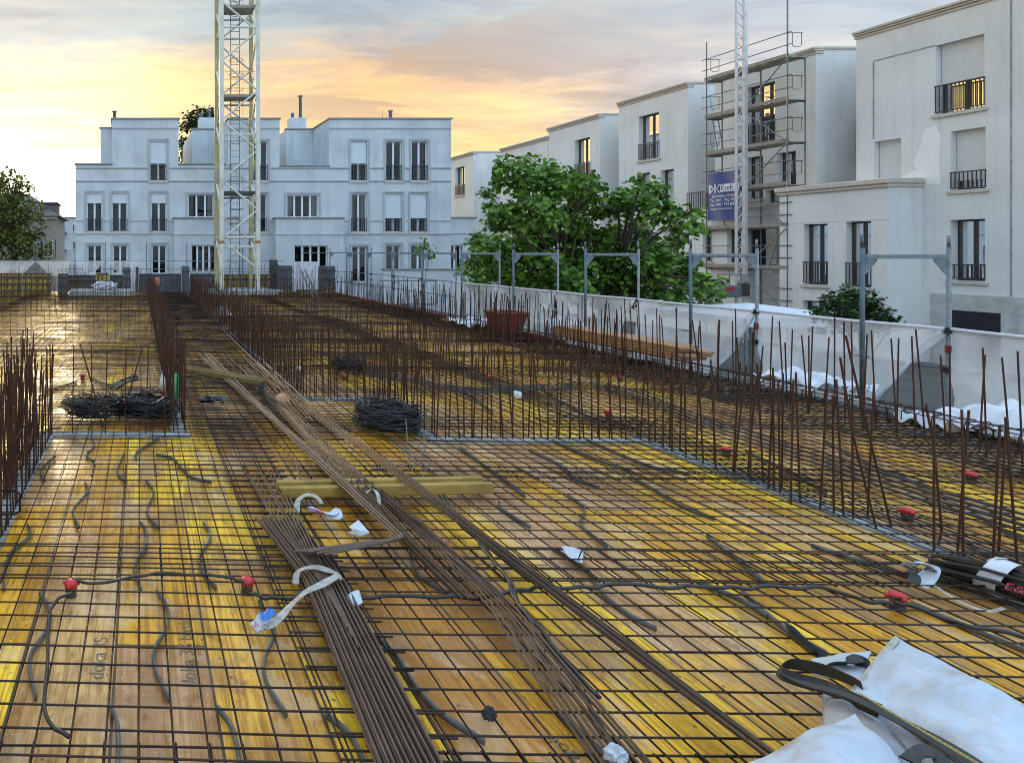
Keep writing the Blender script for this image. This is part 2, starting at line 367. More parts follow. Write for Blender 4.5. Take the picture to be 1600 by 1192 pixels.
def net_material():
    m = bpy.data.materials.new('debris_net'); m.use_nodes = True; nt = m.node_tree; nt.nodes.clear()
    out = nt.nodes.new('ShaderNodeOutputMaterial'); df = nt.nodes.new('ShaderNodeBsdfDiffuse'); tl = nt.nodes.new('ShaderNodeBsdfTranslucent')
    tr = nt.nodes.new('ShaderNodeBsdfTransparent'); a = nt.nodes.new('ShaderNodeMixShader'); bx = nt.nodes.new('ShaderNodeMixShader')
    tc = nt.nodes.new('ShaderNodeTexCoord')
    n = noise(nt, tc.outputs['Object'], 1.4, 4)
    c = ramp(nt, n, [(0.3, (0.78, 0.76, 0.76)), (0.7, (0.92, 0.91, 0.92))])
    lk(nt, c, df.inputs[0]); lk(nt, c, tl.inputs[0]); a.inputs[0].default_value = 0.4
    lk(nt, df.outputs[0], a.inputs[1]); lk(nt, tl.outputs[0], a.inputs[2])
    lk(nt, ramp(nt, n, [(0.3, 0.46), (0.7, 0.76)]), bx.inputs[0])
    lk(nt, tr.outputs[0], bx.inputs[1]); lk(nt, a.outputs[0], bx.inputs[2]); lk(nt, bx.outputs[0], out.inputs['Surface']); return m

def leaf_material(name, a, b_, c):
    m = bpy.data.materials.new(name); m.use_nodes = True; nt = m.node_tree; b = nt.nodes['Principled BSDF']
    g = nt.nodes.new('ShaderNodeNewGeometry')
    n = noise(nt, g.outputs['Position'], 0.9, 3)
    f = val(nt, 'MULTIPLY_ADD', g.outputs['Random Per Island'], 0.55, val(nt, 'MULTIPLY', n, 0.5))
    col = ramp(nt, f, [(0.2, a), (0.55, b_), (0.85, c)])
    lk(nt, col, b.inputs['Base Color']); b.inputs['Roughness'].default_value = 0.55; b.inputs['Specular IOR Level'].default_value = 0.3
    tl = nt.nodes.new('ShaderNodeBsdfTranslucent'); lk(nt, mix(nt, 1.0, col, (1.2, 1.3, 0.5), 'MULTIPLY'), tl.inputs[0])
    mx = nt.nodes.new('ShaderNodeMixShader'); mx.inputs[0].default_value = 0.25
    lk(nt, b.outputs[0], mx.inputs[1]); lk(nt, tl.outputs[0], mx.inputs[2])
    lk(nt, mx.outputs[0], nt.nodes['Material Output'].inputs['Surface']); return m

M_DECK = deck_material()
M_REBAR = rebar_material('rusty_steel', (0.006, 0.004, 0.0035), (0.036, 0.017, 0.010), 0.45, 0.3)
M_STARTER = rebar_material('starter_steel', (0.016, 0.008, 0.005), (0.085, 0.032, 0.015), 0.6)
M_ROD = rebar_material('rod_steel', (0.022, 0.015, 0.012), (0.17, 0.115, 0.088), 0.36)
M_RODD = rebar_material('rod_steel_dark', (0.014, 0.009, 0.007), (0.085, 0.052, 0.038), 0.38)
M_GLASS = glass_material('window_glass', 1.55); M_GLASSR = glass_material('coated_window_glass', 2.9); M_NET = net_material()
M_WALL = stucco('blue_white_stucco', (0.61, 0.65, 0.68), (0.45, 0.48, 0.505), 0.8)
M_WALLR = stucco('white_stucco', (0.77, 0.77, 0.76), (0.64, 0.635, 0.615), 0.7)
M_TRIM = mat('sandstone_trim', (0.55, 0.50, 0.44), 0.8, var=0.12, bump=0.1)
M_TRIMB = mat('shade_toned_trim', (0.40, 0.425, 0.445), 0.85, var=0.12, scale=3)  # darker than the wall: shadow lines of bands and surrounds put into colour
M_PATCH = stucco('new_plaster', (0.88, 0.88, 0.86), (0.80, 0.79, 0.77), 0.5)
M_CAP = mat('zinc_coping', (0.24, 0.23, 0.23), 0.5, var=0.15)
M_FRAME = mat('dark_window_frame', (0.035, 0.036, 0.04), 0.4)
M_FRAMEW = mat('pale_window_frame', (0.74, 0.77, 0.80), 0.5)
M_SHUT = mat('roller_shutter', (0.66, 0.66, 0.64), 0.6, var=0.05)
M_SHUTB = mat('grey_roller_shutter', (0.62, 0.67, 0.72), 0.6, var=0.05)
M_RAIL = mat('dark_railing', (0.04, 0.04, 0.045), 0.45)
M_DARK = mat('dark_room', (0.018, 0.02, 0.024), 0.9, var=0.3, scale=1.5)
M_CURT = mat('curtain', (0.50, 0.46, 0.42), 0.9, var=0.2, scale=4)
M_CONC = mat('concrete', (0.31, 0.32, 0.32), 0.75, var=0.35, scale=5, bump=0.3, spots=(0.20, 0.20, 0.20))
M_CONCL = mat('pale_concrete', (0.50, 0.50, 0.49), 0.8, var=0.2, scale=3, bump=0.3, spots=(0.36, 0.36, 0.35))
M_DECKW = mat('weathered_boards', (0.30, 0.265, 0.23), 0.8, var=0.3, scale=5)
M_GALV = mat('galvanised_steel', (0.17, 0.19, 0.205), 0.5, 0.4, var=0.35, scale=9)
M_BLUEP = mat('worn_blue_steel', (0.075, 0.115, 0.15), 0.5, 0.3, var=0.3, scale=5, spots=(0.20, 0.22, 0.24))
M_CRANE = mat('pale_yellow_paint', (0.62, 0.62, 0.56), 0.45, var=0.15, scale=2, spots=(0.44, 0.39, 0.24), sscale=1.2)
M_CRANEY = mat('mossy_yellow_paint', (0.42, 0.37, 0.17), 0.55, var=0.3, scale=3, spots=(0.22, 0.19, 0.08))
M_WOOD = mat('raw_timber', (0.34, 0.18, 0.085), 0.7, var=0.3, scale=9, bump=0.2)
M_PLY = mat('yellow_beam', (0.33, 0.21, 0.045), 0.55, var=0.3, scale=5, spots=(0.22, 0.13, 0.04), bump=0.15)
M_OLIVE = mat('olive_beam', (0.17, 0.125, 0.035), 0.6, var=0.35, scale=5, spots=(0.09, 0.07, 0.03))
M_SILVER = mat('silver_mast', (0.58, 0.57, 0.57), 0.4, 0.35, var=0.15, scale=6)
M_YELF = mat('yellow_formwork', (0.40, 0.28, 0.025), 0.55, var=0.35, scale=2, spots=(0.07, 0.055, 0.03), sscale=1.2)
M_DKF = mat('dark_formwork', (0.045, 0.045, 0.045), 0.6, var=0.4, scale=4, spots=(0.10, 0.085, 0.06))
M_SLATE = mat('slate_formwork', (0.060, 0.070, 0.084), 0.55, var=0.25, scale=3, spots=(0.11, 0.115, 0.12))
M_BLACK = mat('black_plastic', (0.012, 0.012, 0.014), 0.35, var=0.3, scale=20)
M_GREYP = mat('grey_plastic', (0.10, 0.105, 0.10), 0.5, var=0.4, scale=12)
M_RED = mat('red_plastic', (0.50, 0.015, 0.02), 0.4, var=0.15)
M_REDT = mat('worn_red_steel', (0.19, 0.020, 0.018), 0.55, var=0.3, scale=8, spots=(0.16, 0.09, 0.075))
M_WHITE = mat('white_fabric', (0.45, 0.50, 0.58), 0.65, var=0.12, scale=4, spots=(0.33, 0.29, 0.25), sscale=2.2, bump=0.9, bscale=9)
M_SHEET = mat('white_sheet', (0.60, 0.62, 0.69), 0.6, var=0.12, bump=0.3, bscale=10)
M_PAPER = mat('paper', (0.48, 0.52, 0.57), 0.8, var=0.15)
M_TAPE = mat('dirty_tape', (0.36, 0.33, 0.29), 0.7, var=0.35, scale=20)
M_STRAP = mat('black_webbing', (0.03, 0.032, 0.034), 0.7, var=0.3, scale=60)
M_STITCH = mat('yellow_stitching', (0.42, 0.34, 0.10), 0.8)
M_BLUE = mat('blue_print', (0.02, 0.14, 0.50), 0.5)
M_REDPRINT = mat('red_print', (0.50, 0.03, 0.05), 0.6)
M_BANNER = mat('navy_banner', (0.045, 0.075, 0.24), 0.6, var=0.1, scale=2)
M_WPRINT = mat('white_print', (0.80, 0.80, 0.80), 0.6)
M_INK = mat('stencil_ink', (0.20, 0.15, 0.085), 0.7, var=0.6, scale=40)
M_PALEINK = mat('pale_stencil', (0.62, 0.50, 0.24), 0.7)
M_BARK = mat('bark', (0.075, 0.055, 0.04), 0.9, var=0.3, scale=12, bump=0.4)
M_LEAF = leaf_material('broad_leaf', (0.020, 0.055, 0.010), (0.090, 0.19, 0.025), (0.24, 0.38, 0.06))
M_LEAFD = leaf_material('dark_leaf', (0.012, 0.030, 0.012), (0.028, 0.060, 0.020), (0.06, 0.11, 0.03))
M_LEAFY = leaf_material('sunlit_leaf', (0.06, 0.075, 0.02), (0.13, 0.145, 0.035), (0.26, 0.25, 0.07))
M_SLATEROOF = mat('slate_roof', (0.12, 0.11, 0.11), 0.8, var=0.25, scale=3)
M_OLDWALL = mat('grey_render', (0.30, 0.28, 0.25), 0.9, var=0.15, scale=2)
M_GROUND = mat('asphalt', (0.070, 0.070, 0.062), 0.9, var=0.3, scale=0.7, spots=(0.08, 0.085, 0.045), sscale=0.25, bump=0.3)

# ================================================================== ground
GZ = -1.7
g = MB(); g.quad((-400,-60,GZ),(500,-60,GZ),(500,900,GZ),(-400,900,GZ))
structure(obj('ground', g, M_GROUND, origin=(0,0,GZ)))

# ================================================================== buildings
def wall_panel(mb, T, a0, a1, b0, b1, holes, voids=(), depth=0.22):
    """one wall sheet with real openings; T(a, b, d) gives the world point, d goes inwards"""
    A = sorted({a0, a1, *[h[0] for h in holes+list(voids)], *[h[1] for h in holes+list(voids)]})
    B = sorted({b0, b1, *[h[2] for h in holes+list(voids)], *[h[3] for h in holes+list(voids)]})
    A = [a for a in A if a0-1e-6 <= a <= a1+1e-6]; B = [b for b in B if b0-1e-6 <= b <= b1+1e-6]
    for i in range(len(A)-1):
        for j in range(len(B)-1):
            ca, cb = (A[i]+A[i+1])/2, (B[j]+B[j+1])/2
            if any(h[0] < ca < h[1] and h[2] < cb < h[3] for h in holes+list(voids)): continue
            mb.quad(T(A[i],B[j],0), T(A[i+1],B[j],0), T(A[i+1],B[j+1],0), T(A[i],B[j+1],0))
    for (x0, x1, y0, y1) in holes:
        mb.quad(T(x0,y0,0),T(x0,y1,0),T(x0,y1,depth),T(x0,y0,depth)); mb.quad(T(x1,y0,0),T(x1,y1,0),T(x1,y1,depth),T(x1,y0,depth))
        mb.quad(T(x0,y0,0),T(x1,y0,0),T(x1,y0,depth),T(x0,y0,depth)); mb.quad(T(x0,y1,0),T(x1,y1,0),T(x1,y1,depth),T(x0,y1,depth))

def window(parent, T, x0, x1, y0, y1, n=2, shutter=0.0, rail=0.0, sill=True, curtain=0, surround=False, pale=True, depth=0.20, shut_m=None, trim=None, label=None):
    fr = M_FRAMEW if pale else M_FRAME
    d = depth; w = 0.06; m = MB()
    m.box((x0,y0,d-0.05),(x0+w,y1,d+0.03),T); m.box((x1-w,y0,d-0.05),(x1,y1,d+0.03),T)
    m.box((x0+w,y0,d-0.05),(x1-w,y0+w,d+0.03),T); m.box((x0+w,y1-w,d-0.05),(x1-w,y1,d+0.03),T)
    for k in range(1, n):
        c = x0+(x1-x0)*k/n; m.box((c-(.055 if pale else .03),y0+w,d-0.052),(c+(.055 if pale else .03),y1-w,d+0.03),T)
    if surround:
        s = 0.13
        for lo, hi in (((x0-s,y0-0.02,-0.035),(x0-0.03,y1+s,0.02)),((x1+0.03,y0-0.02,-0.035),(x1+s,y1+s,0.02)),((x0-0.03,y1+0.03,-0.035),(x1+0.03,y1+s,0.02))): pass
    o = obj('window', m, fr, parent)
    if label: o['label'] = label
    p = MB(); p.quad(T(x0+w,y0+w,d),T(x1-w,y0+w,d),T(x1-w,y1-w,d),T(x0+w,y1-w,d)); obj('pane', p, M_GLASS if pale else M_GLASSR, o)
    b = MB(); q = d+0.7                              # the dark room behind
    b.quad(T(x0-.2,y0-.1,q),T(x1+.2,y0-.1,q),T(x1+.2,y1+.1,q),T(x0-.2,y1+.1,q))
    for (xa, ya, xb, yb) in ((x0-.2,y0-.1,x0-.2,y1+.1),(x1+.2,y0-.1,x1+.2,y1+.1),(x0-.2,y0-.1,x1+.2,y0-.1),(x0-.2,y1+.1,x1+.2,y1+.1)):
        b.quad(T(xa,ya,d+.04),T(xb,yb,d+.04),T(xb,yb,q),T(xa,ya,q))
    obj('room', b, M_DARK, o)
    if curtain:
        c = MB()
        for (ca, cb) in ([(x0+w, x0+w+(x1-x0)*0.2), (x1-w-(x1-x0)*0.2, x1-w)] if curtain == 1 else [(x0+w, x1-w)]):
            c.grid(lambda s, t, ca=ca, cb=cb: T(ca+(cb-ca)*s, y0+w+(y1-y0-2*w)*t, d+0.14+0.03*math.sin(s*(cb-ca)*50)), max(8, int((cb-ca)*40)), 1)
        obj('curtain', c, M_CURT, o)
    if shutter > 0:
        s = MB(); yb = y1-(y1-y0)*shutter; n_ = max(3, int((y1-yb)/0.09))
        for k in range(n_):
            z0 = yb+(y1-yb)*k/n_; z1 = yb+(y1-yb)*(k+1)/n_
            s.quad(T(x0+.015,z0,d-.11),T(x1-.015,z0,d-.11),T(x1-.015,z0+(z1-z0)*.5,d-.113),T(x0+.015,z0+(z1-z0)*.5,d-.113))
            s.quad(T(x0+.015,z0+(z1-z0)*.5,d-.113),T(x1-.015,z0+(z1-z0)*.5,d-.113),T(x1-.015,z1,d-.11),T(x0+.015,z1,d-.11))
        s.box((x0+.015,yb-.05,d-.125),(x1-.015,yb,d-.10),T)
        obj('shutter', s, shut_m or M_SHUTB, o)
    if rail > 0:
        r = MB(); h = y0+rail
        r.box((x0-.02,h-.04,-.03),(x1+.02,h,.015),T); r.box((x0-.02,y0+.06,-.025),(x1+.02,y0+.09,.01),T)
        k = int((x1-x0)/0.105)
        for i in range(k+1):
            c = x0+(x1-x0)*i/k; r.box((c-.011,y0+.09,-.018),(c+.011,h-.04,.004),T)
        obj('railing', r, M_RAIL, o)
    if sill:
        s = MB(); s.bbox((x0-.10,y0-.13,-.07),(x1+.10,y0-.003,.12),.012,T); obj('sill', s, trim or M_TRIM, o)
    return o

FZ = 40.0
def fx(px, Y=FZ): return (px-XV)*Y/F
def fz(py, Y=FZ): return H-(py-YV)*Y/F
def TF(off=0.0): return lambda a, b, d: (a, FZ+off+d, b)
apt = thing('apartment_building', 'long pale blue-white apartment building behind the tower crane, four-storey with set-back rooftop terraces', 'building', (fx(410), FZ, -3.0))
def build_long_facade():
    zt, zp, zb = fz(187), fz(258), -3.0
    T = TF(); x0, x1 = fx(118), fx(705)
    tall = lambda a, b, t, bt: (fx(a), fx(b), fz(bt), fz(t))
    wins = []
    def add(a, b, t, bt, **k): wins.append((tall(a, b, t, bt), k))
    # top floor
    add(234.5, 260, 221, 283, shutter=0.54, rail=0.95)
    add(396, 418, 221, 283, rail=0.95)
    add(549, 573.5, 221, 283, shutter=0.54, rail=0.95)
    add(603.5, 628, 221, 283, rail=0.95); add(643.5, 668, 221, 283, rail=0.95)
    # middle floor
    for a in (135.5, 174.7, 236): add(a, a+24.2, 302, 362.5, shutter=0.24, rail=0.80)
    add(294, 334, 304, 340, n=3, curtain=1)
    add(396, 417, 303, 363, rail=0.85)
    add(448.5, 497.5, 305, 340, n=4, curtain=1); add(549, 573, 303, 363, rail=0.85, curtain=1)
    add(602.6, 627.6, 303, 363, shutter=0.62, rail=0.85); add(642, 667, 303, 363, shutter=0.62, rail=0.85)
    # ground floor
    for a in (136.5, 176.5, 237.5): add(a, a+22.5, 383, 428)
    add(550, 573, 385, 441); add(603.5, 626, 383, 421); add(642.5, 666, 383, 421)
    holes = [w[0] for w in wins]
    big = fz(170)
    voids = [(x0-1, fx(175), zp, big), (fx(279), fx(356), zp, big), (fx(437), fx(514), fz(261), big), (x0-1, x1+1, zt, big),
             (fx(272, 39.2), fx(374, 39.2), zb, fz(345)), (fx(431, 39.2), fx(537, 39.2), zb, fz(345))]
    m = MB(); wall_panel(m, T, x0, x1, zb, zt, holes, voids)
    D = 10.0
    def side(x, za, zc, ya=FZ, yb=FZ+D): m.quad((x,ya,za),(x,yb,za),(x,yb,zc),(x,ya,zc))
    side(x0, zb, zp); side(x1, zb, zt)
    for px in (175, 279, 356, 437, 514): side(fx(px), zp-0.6, zt)
    # set-back storeys
    Yr = FZ*(393-187)/(393-203.0); Yl = FZ*206/192.0
    for (xa, xb, Y) in ((fx(300, Yr), fx(356)-.01, Yr), (fx(447, Yr), fx(514)-.01, Yr), (fx(157, Yl), fx(175)-.01, Yl)):
        m.quad((xa,Y,zp-.6),(xb,Y,zp-.6),(xb,Y,zt),(xa,Y,zt)); side(xa, zp-.6, zt, Y, Y+7)
    # roofs and back wall
    for (xa, xb, z, ya) in ((x0, x1, zp-.55, FZ+.2), (fx(175), fx(279), zt-.25, FZ), (fx(356), fx(437), zt-.25, FZ), (fx(514), x1, zt-.25, FZ), (fx(300,Yr), fx(356), zt-.2, Yr), (fx(447,Yr), fx(514), zt-.2, Yr), (fx(157,Yl), fx(175), zt-.2, Yl)):
        m.quad((xa,ya,z),(xb,ya,z),(xb,FZ+D,z),(xa,FZ+D,z))
    m.quad((x0,FZ+D,zb),(x1,FZ+D,zb),(x1,FZ+D,zp),(x0,FZ+D,zp))
    # string courses, split round the windows
    def band(py, a, b, h=0.09, t=0.05):
        z = fz(py); segs = [(fx(a), fx(b))]
        for hx0, hx1, hz0, hz1 in holes:
            if hz0-.16 < z < hz1+.15:
                segs = [s2 for s in segs for s2 in (((s[0], min(s[1], hx0-.14)), (max(s[0], hx1+.14), s[1])) if s[0] < hx0 < s[1] else (s,)) if s2[1]-s2[0] > .05]
        for s in segs:
            b = MB(); b.bbox((s[0], FZ-t, z-h/2), (s[1], FZ+.03, z+h/2), .015); obj('string_course', b, M_TRIMB, apt)
    for a, b in ((175,279),(356,437),(514,705)): band(201, a, b)
    for py in (262.5, 283): band(py, 118.5, 704.5, 0.10, 0.06)
    for a, b in ((118.5,271),(375,430),(538,704.5)): band(345, a, b, .08); band(366, a, b, .10)
    # ground-floor bays and the low wing on the right
    for (a, b, hs) in ((272, 374, [(299, 337, 383, 425)]), (431, 537, [(460, 512, 384, 428)])):
        Y = 39.2; Tb = TF(-0.8); xa, xb = fx(a, Y), fx(b, Y); zt2 = fz(342, Y)
        hh = [(fx(q[0],Y), fx(q[1],Y), fz(q[3],Y), fz(q[2],Y)) for q in hs]
        wall_panel(m, Tb, xa, xb, zb, zt2, hh)
        for x in (xa, xb): m.quad((x,Y,zb),(x,FZ,zb),(x,FZ,zt2),(x,Y,zt2))
        m.quad((xa,Y,zt2-.05),(xb,Y,zt2-.05),(xb,FZ,zt2-.05),(xa,FZ,zt2-.05))
        m.bbox((xa-.05, Y-.05, fz(366,Y)-.05), (xb+.05, Y+.03, fz(366,Y)+.05), .015)
        for q in hh: window(apt, Tb, *q, n=4, sill=False)
    Y = FZ; hw = [(fx(706), fx(726), fz(430), fz(383))]
    T2 = TF(0.35); wall_panel(m, T2, fx(705), fx(748), zb, fz(341), hw); window(apt, T2, *hw[0], n=2, sill=False)
    m.quad((fx(748),FZ+.35,zb),(fx(748),FZ+8,zb),(fx(748),FZ+8,fz(341)),(fx(748),FZ+.35,fz(341)))
    m.bbox((fx(705.2), FZ+.29, fz(364)-.05), (fx(748)+.05, FZ+.37, fz(364)+.05), .015)
    m.box((fx(583), FZ-1.6, zb), (fx(704), FZ-1.4, fz(421)))
    m.box((fx(590.2), FZ-.006, zb), (fx(591.2), FZ+.01, zt-.02))
    obj('wall', m, M_WALL, apt)
    # copings, one part per roof edge
    def edge(lo, hi):
        c = MB(); c.bbox(lo, hi, .02); obj('coping', c, M_CAP, apt)
    def cap(xa, xb, z, Y, D_=.35): edge((xa-.08, Y-.08, z), (xb+.08, Y+D_, z+.10))
    for a, b in ((175,279),(356,437),(514,705)):
        cap(fx(a), fx(b), zt, FZ)
        for px, s in ((a,-1),(b,1)): edge((fx(px)-.08 if s<0 else fx(px)-.25, FZ+.36, zt+.003), (fx(px)+.25 if s<0 else fx(px)+.08, FZ+D, zt+.095))
    cap(fx(118), fx(174), zp, FZ); cap(fx(280.5), fx(355), zp, FZ); cap(fx(438.5), fx(513), fz(261), FZ)
    cap(fx(300,Yr), fx(354), zt, Yr); cap(fx(447,Yr), fx(512), zt, Yr); cap(fx(157,Yl), fx(173), zt, Yl)
    for a, b in ((272,374),(431,537)): cap(fx(a,39.2), fx(b,39.2), fz(342,39.2), 39.2, .7)
    cap(fx(706.5), fx(748), fz(341), FZ+.35)
    edge((fx(582), FZ-1.68, fz(421)), (fx(705), FZ-1.32, fz(421)+.09))
    for q, k in wins:
        o = window(apt, T, *q, **k); hx0, hx1, hz0, hz1 = q; b = MB()
        for lo, hi in (((hx0-.15,FZ-.05,hz0),(hx0-.07,FZ+.02,hz1+.15)),((hx1+.07,FZ-.05,hz0),(hx1+.15,FZ+.02,hz1+.15)),((hx0-.068,FZ-.05,hz1+.07),(hx1+.068,FZ+.02,hz1+.15))): b.box(lo, hi)
        obj('surround', b, M_TRIMB, o)
    # chimneys
    for (px, py0, py1, w, Y, pipe) in ((179, 171, 190, 5, 41.5, 171), (323, 163, 203, 24, 45.5, 170), (466, 146, 203, 26, 45.5, 147), (614, 170, 187, 10, 42.5, 170)):
        b = MB(); x = fx(px, Y); z0 = zt-.2
        body_top = fz(184, Y) if w > 20 else zt+.16
        b.bbox((x-w*Y/F/2, Y, z0), (x+w*Y/F/2, Y+.8, body_top), .03)
        ch = obj('chimney', b, M_WALL, apt)
        p = MB(); xp = x+(w*.22*Y/F if w > 20 else 0); ztop = fz(pipe, Y)
        p.lathe([(.11, body_top-.02), (.11, ztop-.12), (.18, ztop-.10), (.18, ztop-.06), (.06, ztop)], (xp, Y+.4, 0), 12)
        obj('flue', p, M_GALV, ch, True)
        if w > 20:
            p = MB(); p.lathe([(.10, body_top-.02), (.10, body_top+.3), (.16, body_top+.32), (.05, body_top+.42)], (x-.3, Y+.4, 0), 12); obj('flue', p, M_GALV, ch, True)
    for px in (283, 511):
        d = MB(); d.tube([(fx(px), FZ-.09, fz(345)), (fx(px), FZ-.09, -2.9)], .05, 8); obj('downpipe', d, M_GALV, apt)
    r = MB()
    for px, top in ((533,178),(604,168),(697,182)):
        r.tube([(fx(px), FZ+.6, zt), (fx(px), FZ+.6, fz(top))], .012, 5)
    obj('lightning_rod', r, M_GALV, apt)
build_long_facade()

# ------------------------------------------------------------------ white row on the right: X = RX, fronts face the site
RX = 28.2
def rY(px, X=RX): return F*X/(px-XV)
def rz(px, py, X=RX): return H-(py-YV)*rY(px, X)/F
def TR(X=RX): return lambda a, b, d: (X+d, a, b)
def rwin(pa, pb, t, bt, X=RX):                   # px left, px right, top and bottom as seen at the left edge
    return (rY(pb, X), rY(pa, X), rz(pa, bt, X), rz(pa, t, X))
def row_house(label, pa, pb, ptop, wins, X=RX, DX=9.0, ya_extra=None, cap=True):
    ya, yb = (rY(pb, X) if ya_extra is None else ya_extra), rY(pa, X)
    zt = ptop; T = TR(X)
    t = thing('row_house', label, 'house', (X, (ya+yb)/2, -3.0), 'white houses in the row on the right')
    holes = [q for q, k in wins]
    m = MB(); wall_panel(m, T, ya, yb, -3.0, zt, holes, depth=0.34)
    for y in (ya, yb): m.quad((X,y,-3),(X+DX,y,-3),(X+DX,y,zt),(X,y,zt))
    m.quad((X,ya,zt-.02),(X+DX,ya,zt-.02),(X+DX,yb,zt-.02),(X,yb,zt-.02))
    m.quad((X+DX,ya,-3),(X+DX,yb,-3),(X+DX,yb,zt),(X+DX,ya,zt))
    obj('wall', m, M_WALLR, t)
    c = MB()
    for (o_, z0, z1) in ((.05, zt-.20, zt-.10), (.10, zt-.097, zt-.02), (.15, zt-.017, zt+.09)):
        c.bbox((X-o_, ya-.04 if o_ < .1 else ya-.06, z0), (X+.3, yb+.05, z1), .02)
    c.bbox((X+.303, ya-.06, zt-.02), (X+DX, ya+.25, zt+.10), .02)
    obj('cornice', c, M_TRIM, t)
    for q, k in wins:
        kk = dict(depth=0.30, pale=False, shut_m=M_SHUT); kk.update(k); window(t, T, *q, **kk)
    return t, m
ZC = 10.55
# nearest house
wA = [(rwin(1462, 1538, 72, 180), dict(n=2, shutter=.55, rail=1.0)), (rwin(1486, 1540, 206, 298), dict(n=1, shutter=.82, rail=.62)),
      (rwin(1485, 1539, 344, 438), dict(n=2, rail=.55)), (rwin(1366, 1408, 222, 292), dict(n=1, shutter=1.0, sill=False)),
      (rwin(1484, 1568, 484, 575), dict(n=1, sill=False))]
hA, _ = row_house('nearest white house at the right edge, with a wide roller shutter half down', 1338, 1660, ZC, wA[:4], ya_extra=19.0)
j = MB()
for (px0, px1, py) in ((1365, 1462, 96),):       # render joints
    z = rz(1365, 96); j.box((RX-.012, rY(1462), z-.02), (RX+.01, rY(1365), z+.02))
    j.box((RX-.012, rY(1365)-.02, rz(1365,222)+.1), (RX+.01, rY(1365)+.02, z-.021))
j.box((RX-.012, rY(1580)-.02, -3), (RX+.01, rY(1580)+.02, ZC-.3))
obj('render_joint', j, M_CONC, hA)
pp = MB(); hh_ = [(1443,205),(1463,194),(1471,212),(1468,250),(1471,288),(1412,291),(1406,278),(1433,264),(1427,255),(1439,226)]
pp.poly([(RX-.006, rY(a), rz(a, b_)) for a, b_ in hh_]); obj('plaster_patch', pp, M_PATCH, hA)
# garage opening frame
gq = rwin(1484, 1566, 484, 560)
gm = MB(); T_ = TR()
gm.box((gq[0]-.5,gq[2]-1.2,-.05),(gq[0],gq[3]+.55,.03),lambda a,b,d: (RX+d,a,b)); gm.box((gq[1],gq[2]-1.2,-.05),(gq[1]+.5,gq[3]+.55,.03),lambda a,b,d: (RX+d,a,b)); gm.box((gq[0],gq[3],-.05),(gq[1],gq[3]+.55,.03),lambda a,b,d: (RX+d,a,b))
obj('passage_surround', gm, M_CONCL, hA)
gd = MB(); gd.box((gq[0],gq[2]-1.2,-.03),(gq[1],gq[3],-.006),lambda a,b,d: (RX+d,a,b)); obj('passage_shade', gd, M_DARK, hA)  # dark sheet on the wall, its colour standing for shade inside the opening
# bay in front of it
XB = 27.0
def bay():
    ya, yb = rY(1388, XB), rY(1218, XB); zt = rz(1218, 302, XB); T = TR(XB)
    ws = [(rwin(1256, 1293, 351, 444, XB), dict(n=2, rail=.9)), (rwin(1322, 1361, 347, 448, XB), dict(n=2, rail=.9)), (rwin(1254, 1292, 469, 520, XB), dict(n=2, sill=False))]
    m = MB(); wall_panel(m, T, ya, yb, -3, zt, [q for q, k in ws], depth=.3)
    for y in (ya, yb): m.quad((XB,y,-3),(RX,y,-3),(RX,y,zt),(XB,y,zt))
    m.quad((XB,ya,zt),(RX,ya,zt),(RX,yb,zt),(XB,yb,zt))
    z = rz(1256, 349, XB)+.02; m.box((XB-.01, ya, z), (XB+.01, yb, z+.03))
    b = obj('bay', m, M_WALLR, hA)
    c = MB(); c.bbox((XB-.14, ya-.10, zt), (RX, yb+.12, zt+.2), .03); c.bbox((XB-.08, ya-.06, zt-.12), (RX-.003, yb+.06, zt-.003), .02); obj('coping', c, M_TRIM, b)
    for q, k in ws: 
        kk = dict(depth=.27, pale=False); kk.update(k); window(hA, T, *q, **kk)
bay()
# house behind the scaffold
wB = [(rwin(1166, 1211, 138, 228), dict(n=3, rail=.95)), (rwin(1166, 1192, 247, 312), dict(n=2)), (rwin(1214, 1244, 240, 292), dict(n=2)),
      (rwin(1094, 1116, 352, 410), dict(n=1)) if False else (rwin(1136, 1162, 358, 425), dict(n=2)), (rwin(1212, 1240, 356, 420), dict(n=2)), (rwin(1196,1219,298,318), dict(n=1))]
hB, _ = row_house('white house standing behind the scaffold and the hoist mast', 1117, 1275, ZC-.1, wB)
# low fillers between the houses
def link(pa, pb, z, label, d=1.7):
    ya, yb = rY(pb)+.02, rY(pa)-.02
    m = MB(); m.box((RX+d, ya, -3), (RX+9, yb, z)); t = MB()
    t.bbox((RX+d-.06, ya+.02, z), (RX+9, yb-.02, z+.1), .02)
    return m, t, ya, yb
m, t, ya, yb = link(1275, 1338, 5.6, '')
obj('link_wall', m, M_WALLR, hB); obj('coping', t, M_TRIM, hB)
Tl = TR(RX+1.68)
window(hB, Tl, yb-1.3, yb-.3, 5.85, 7.7, n=1, pale=False, depth=.02)
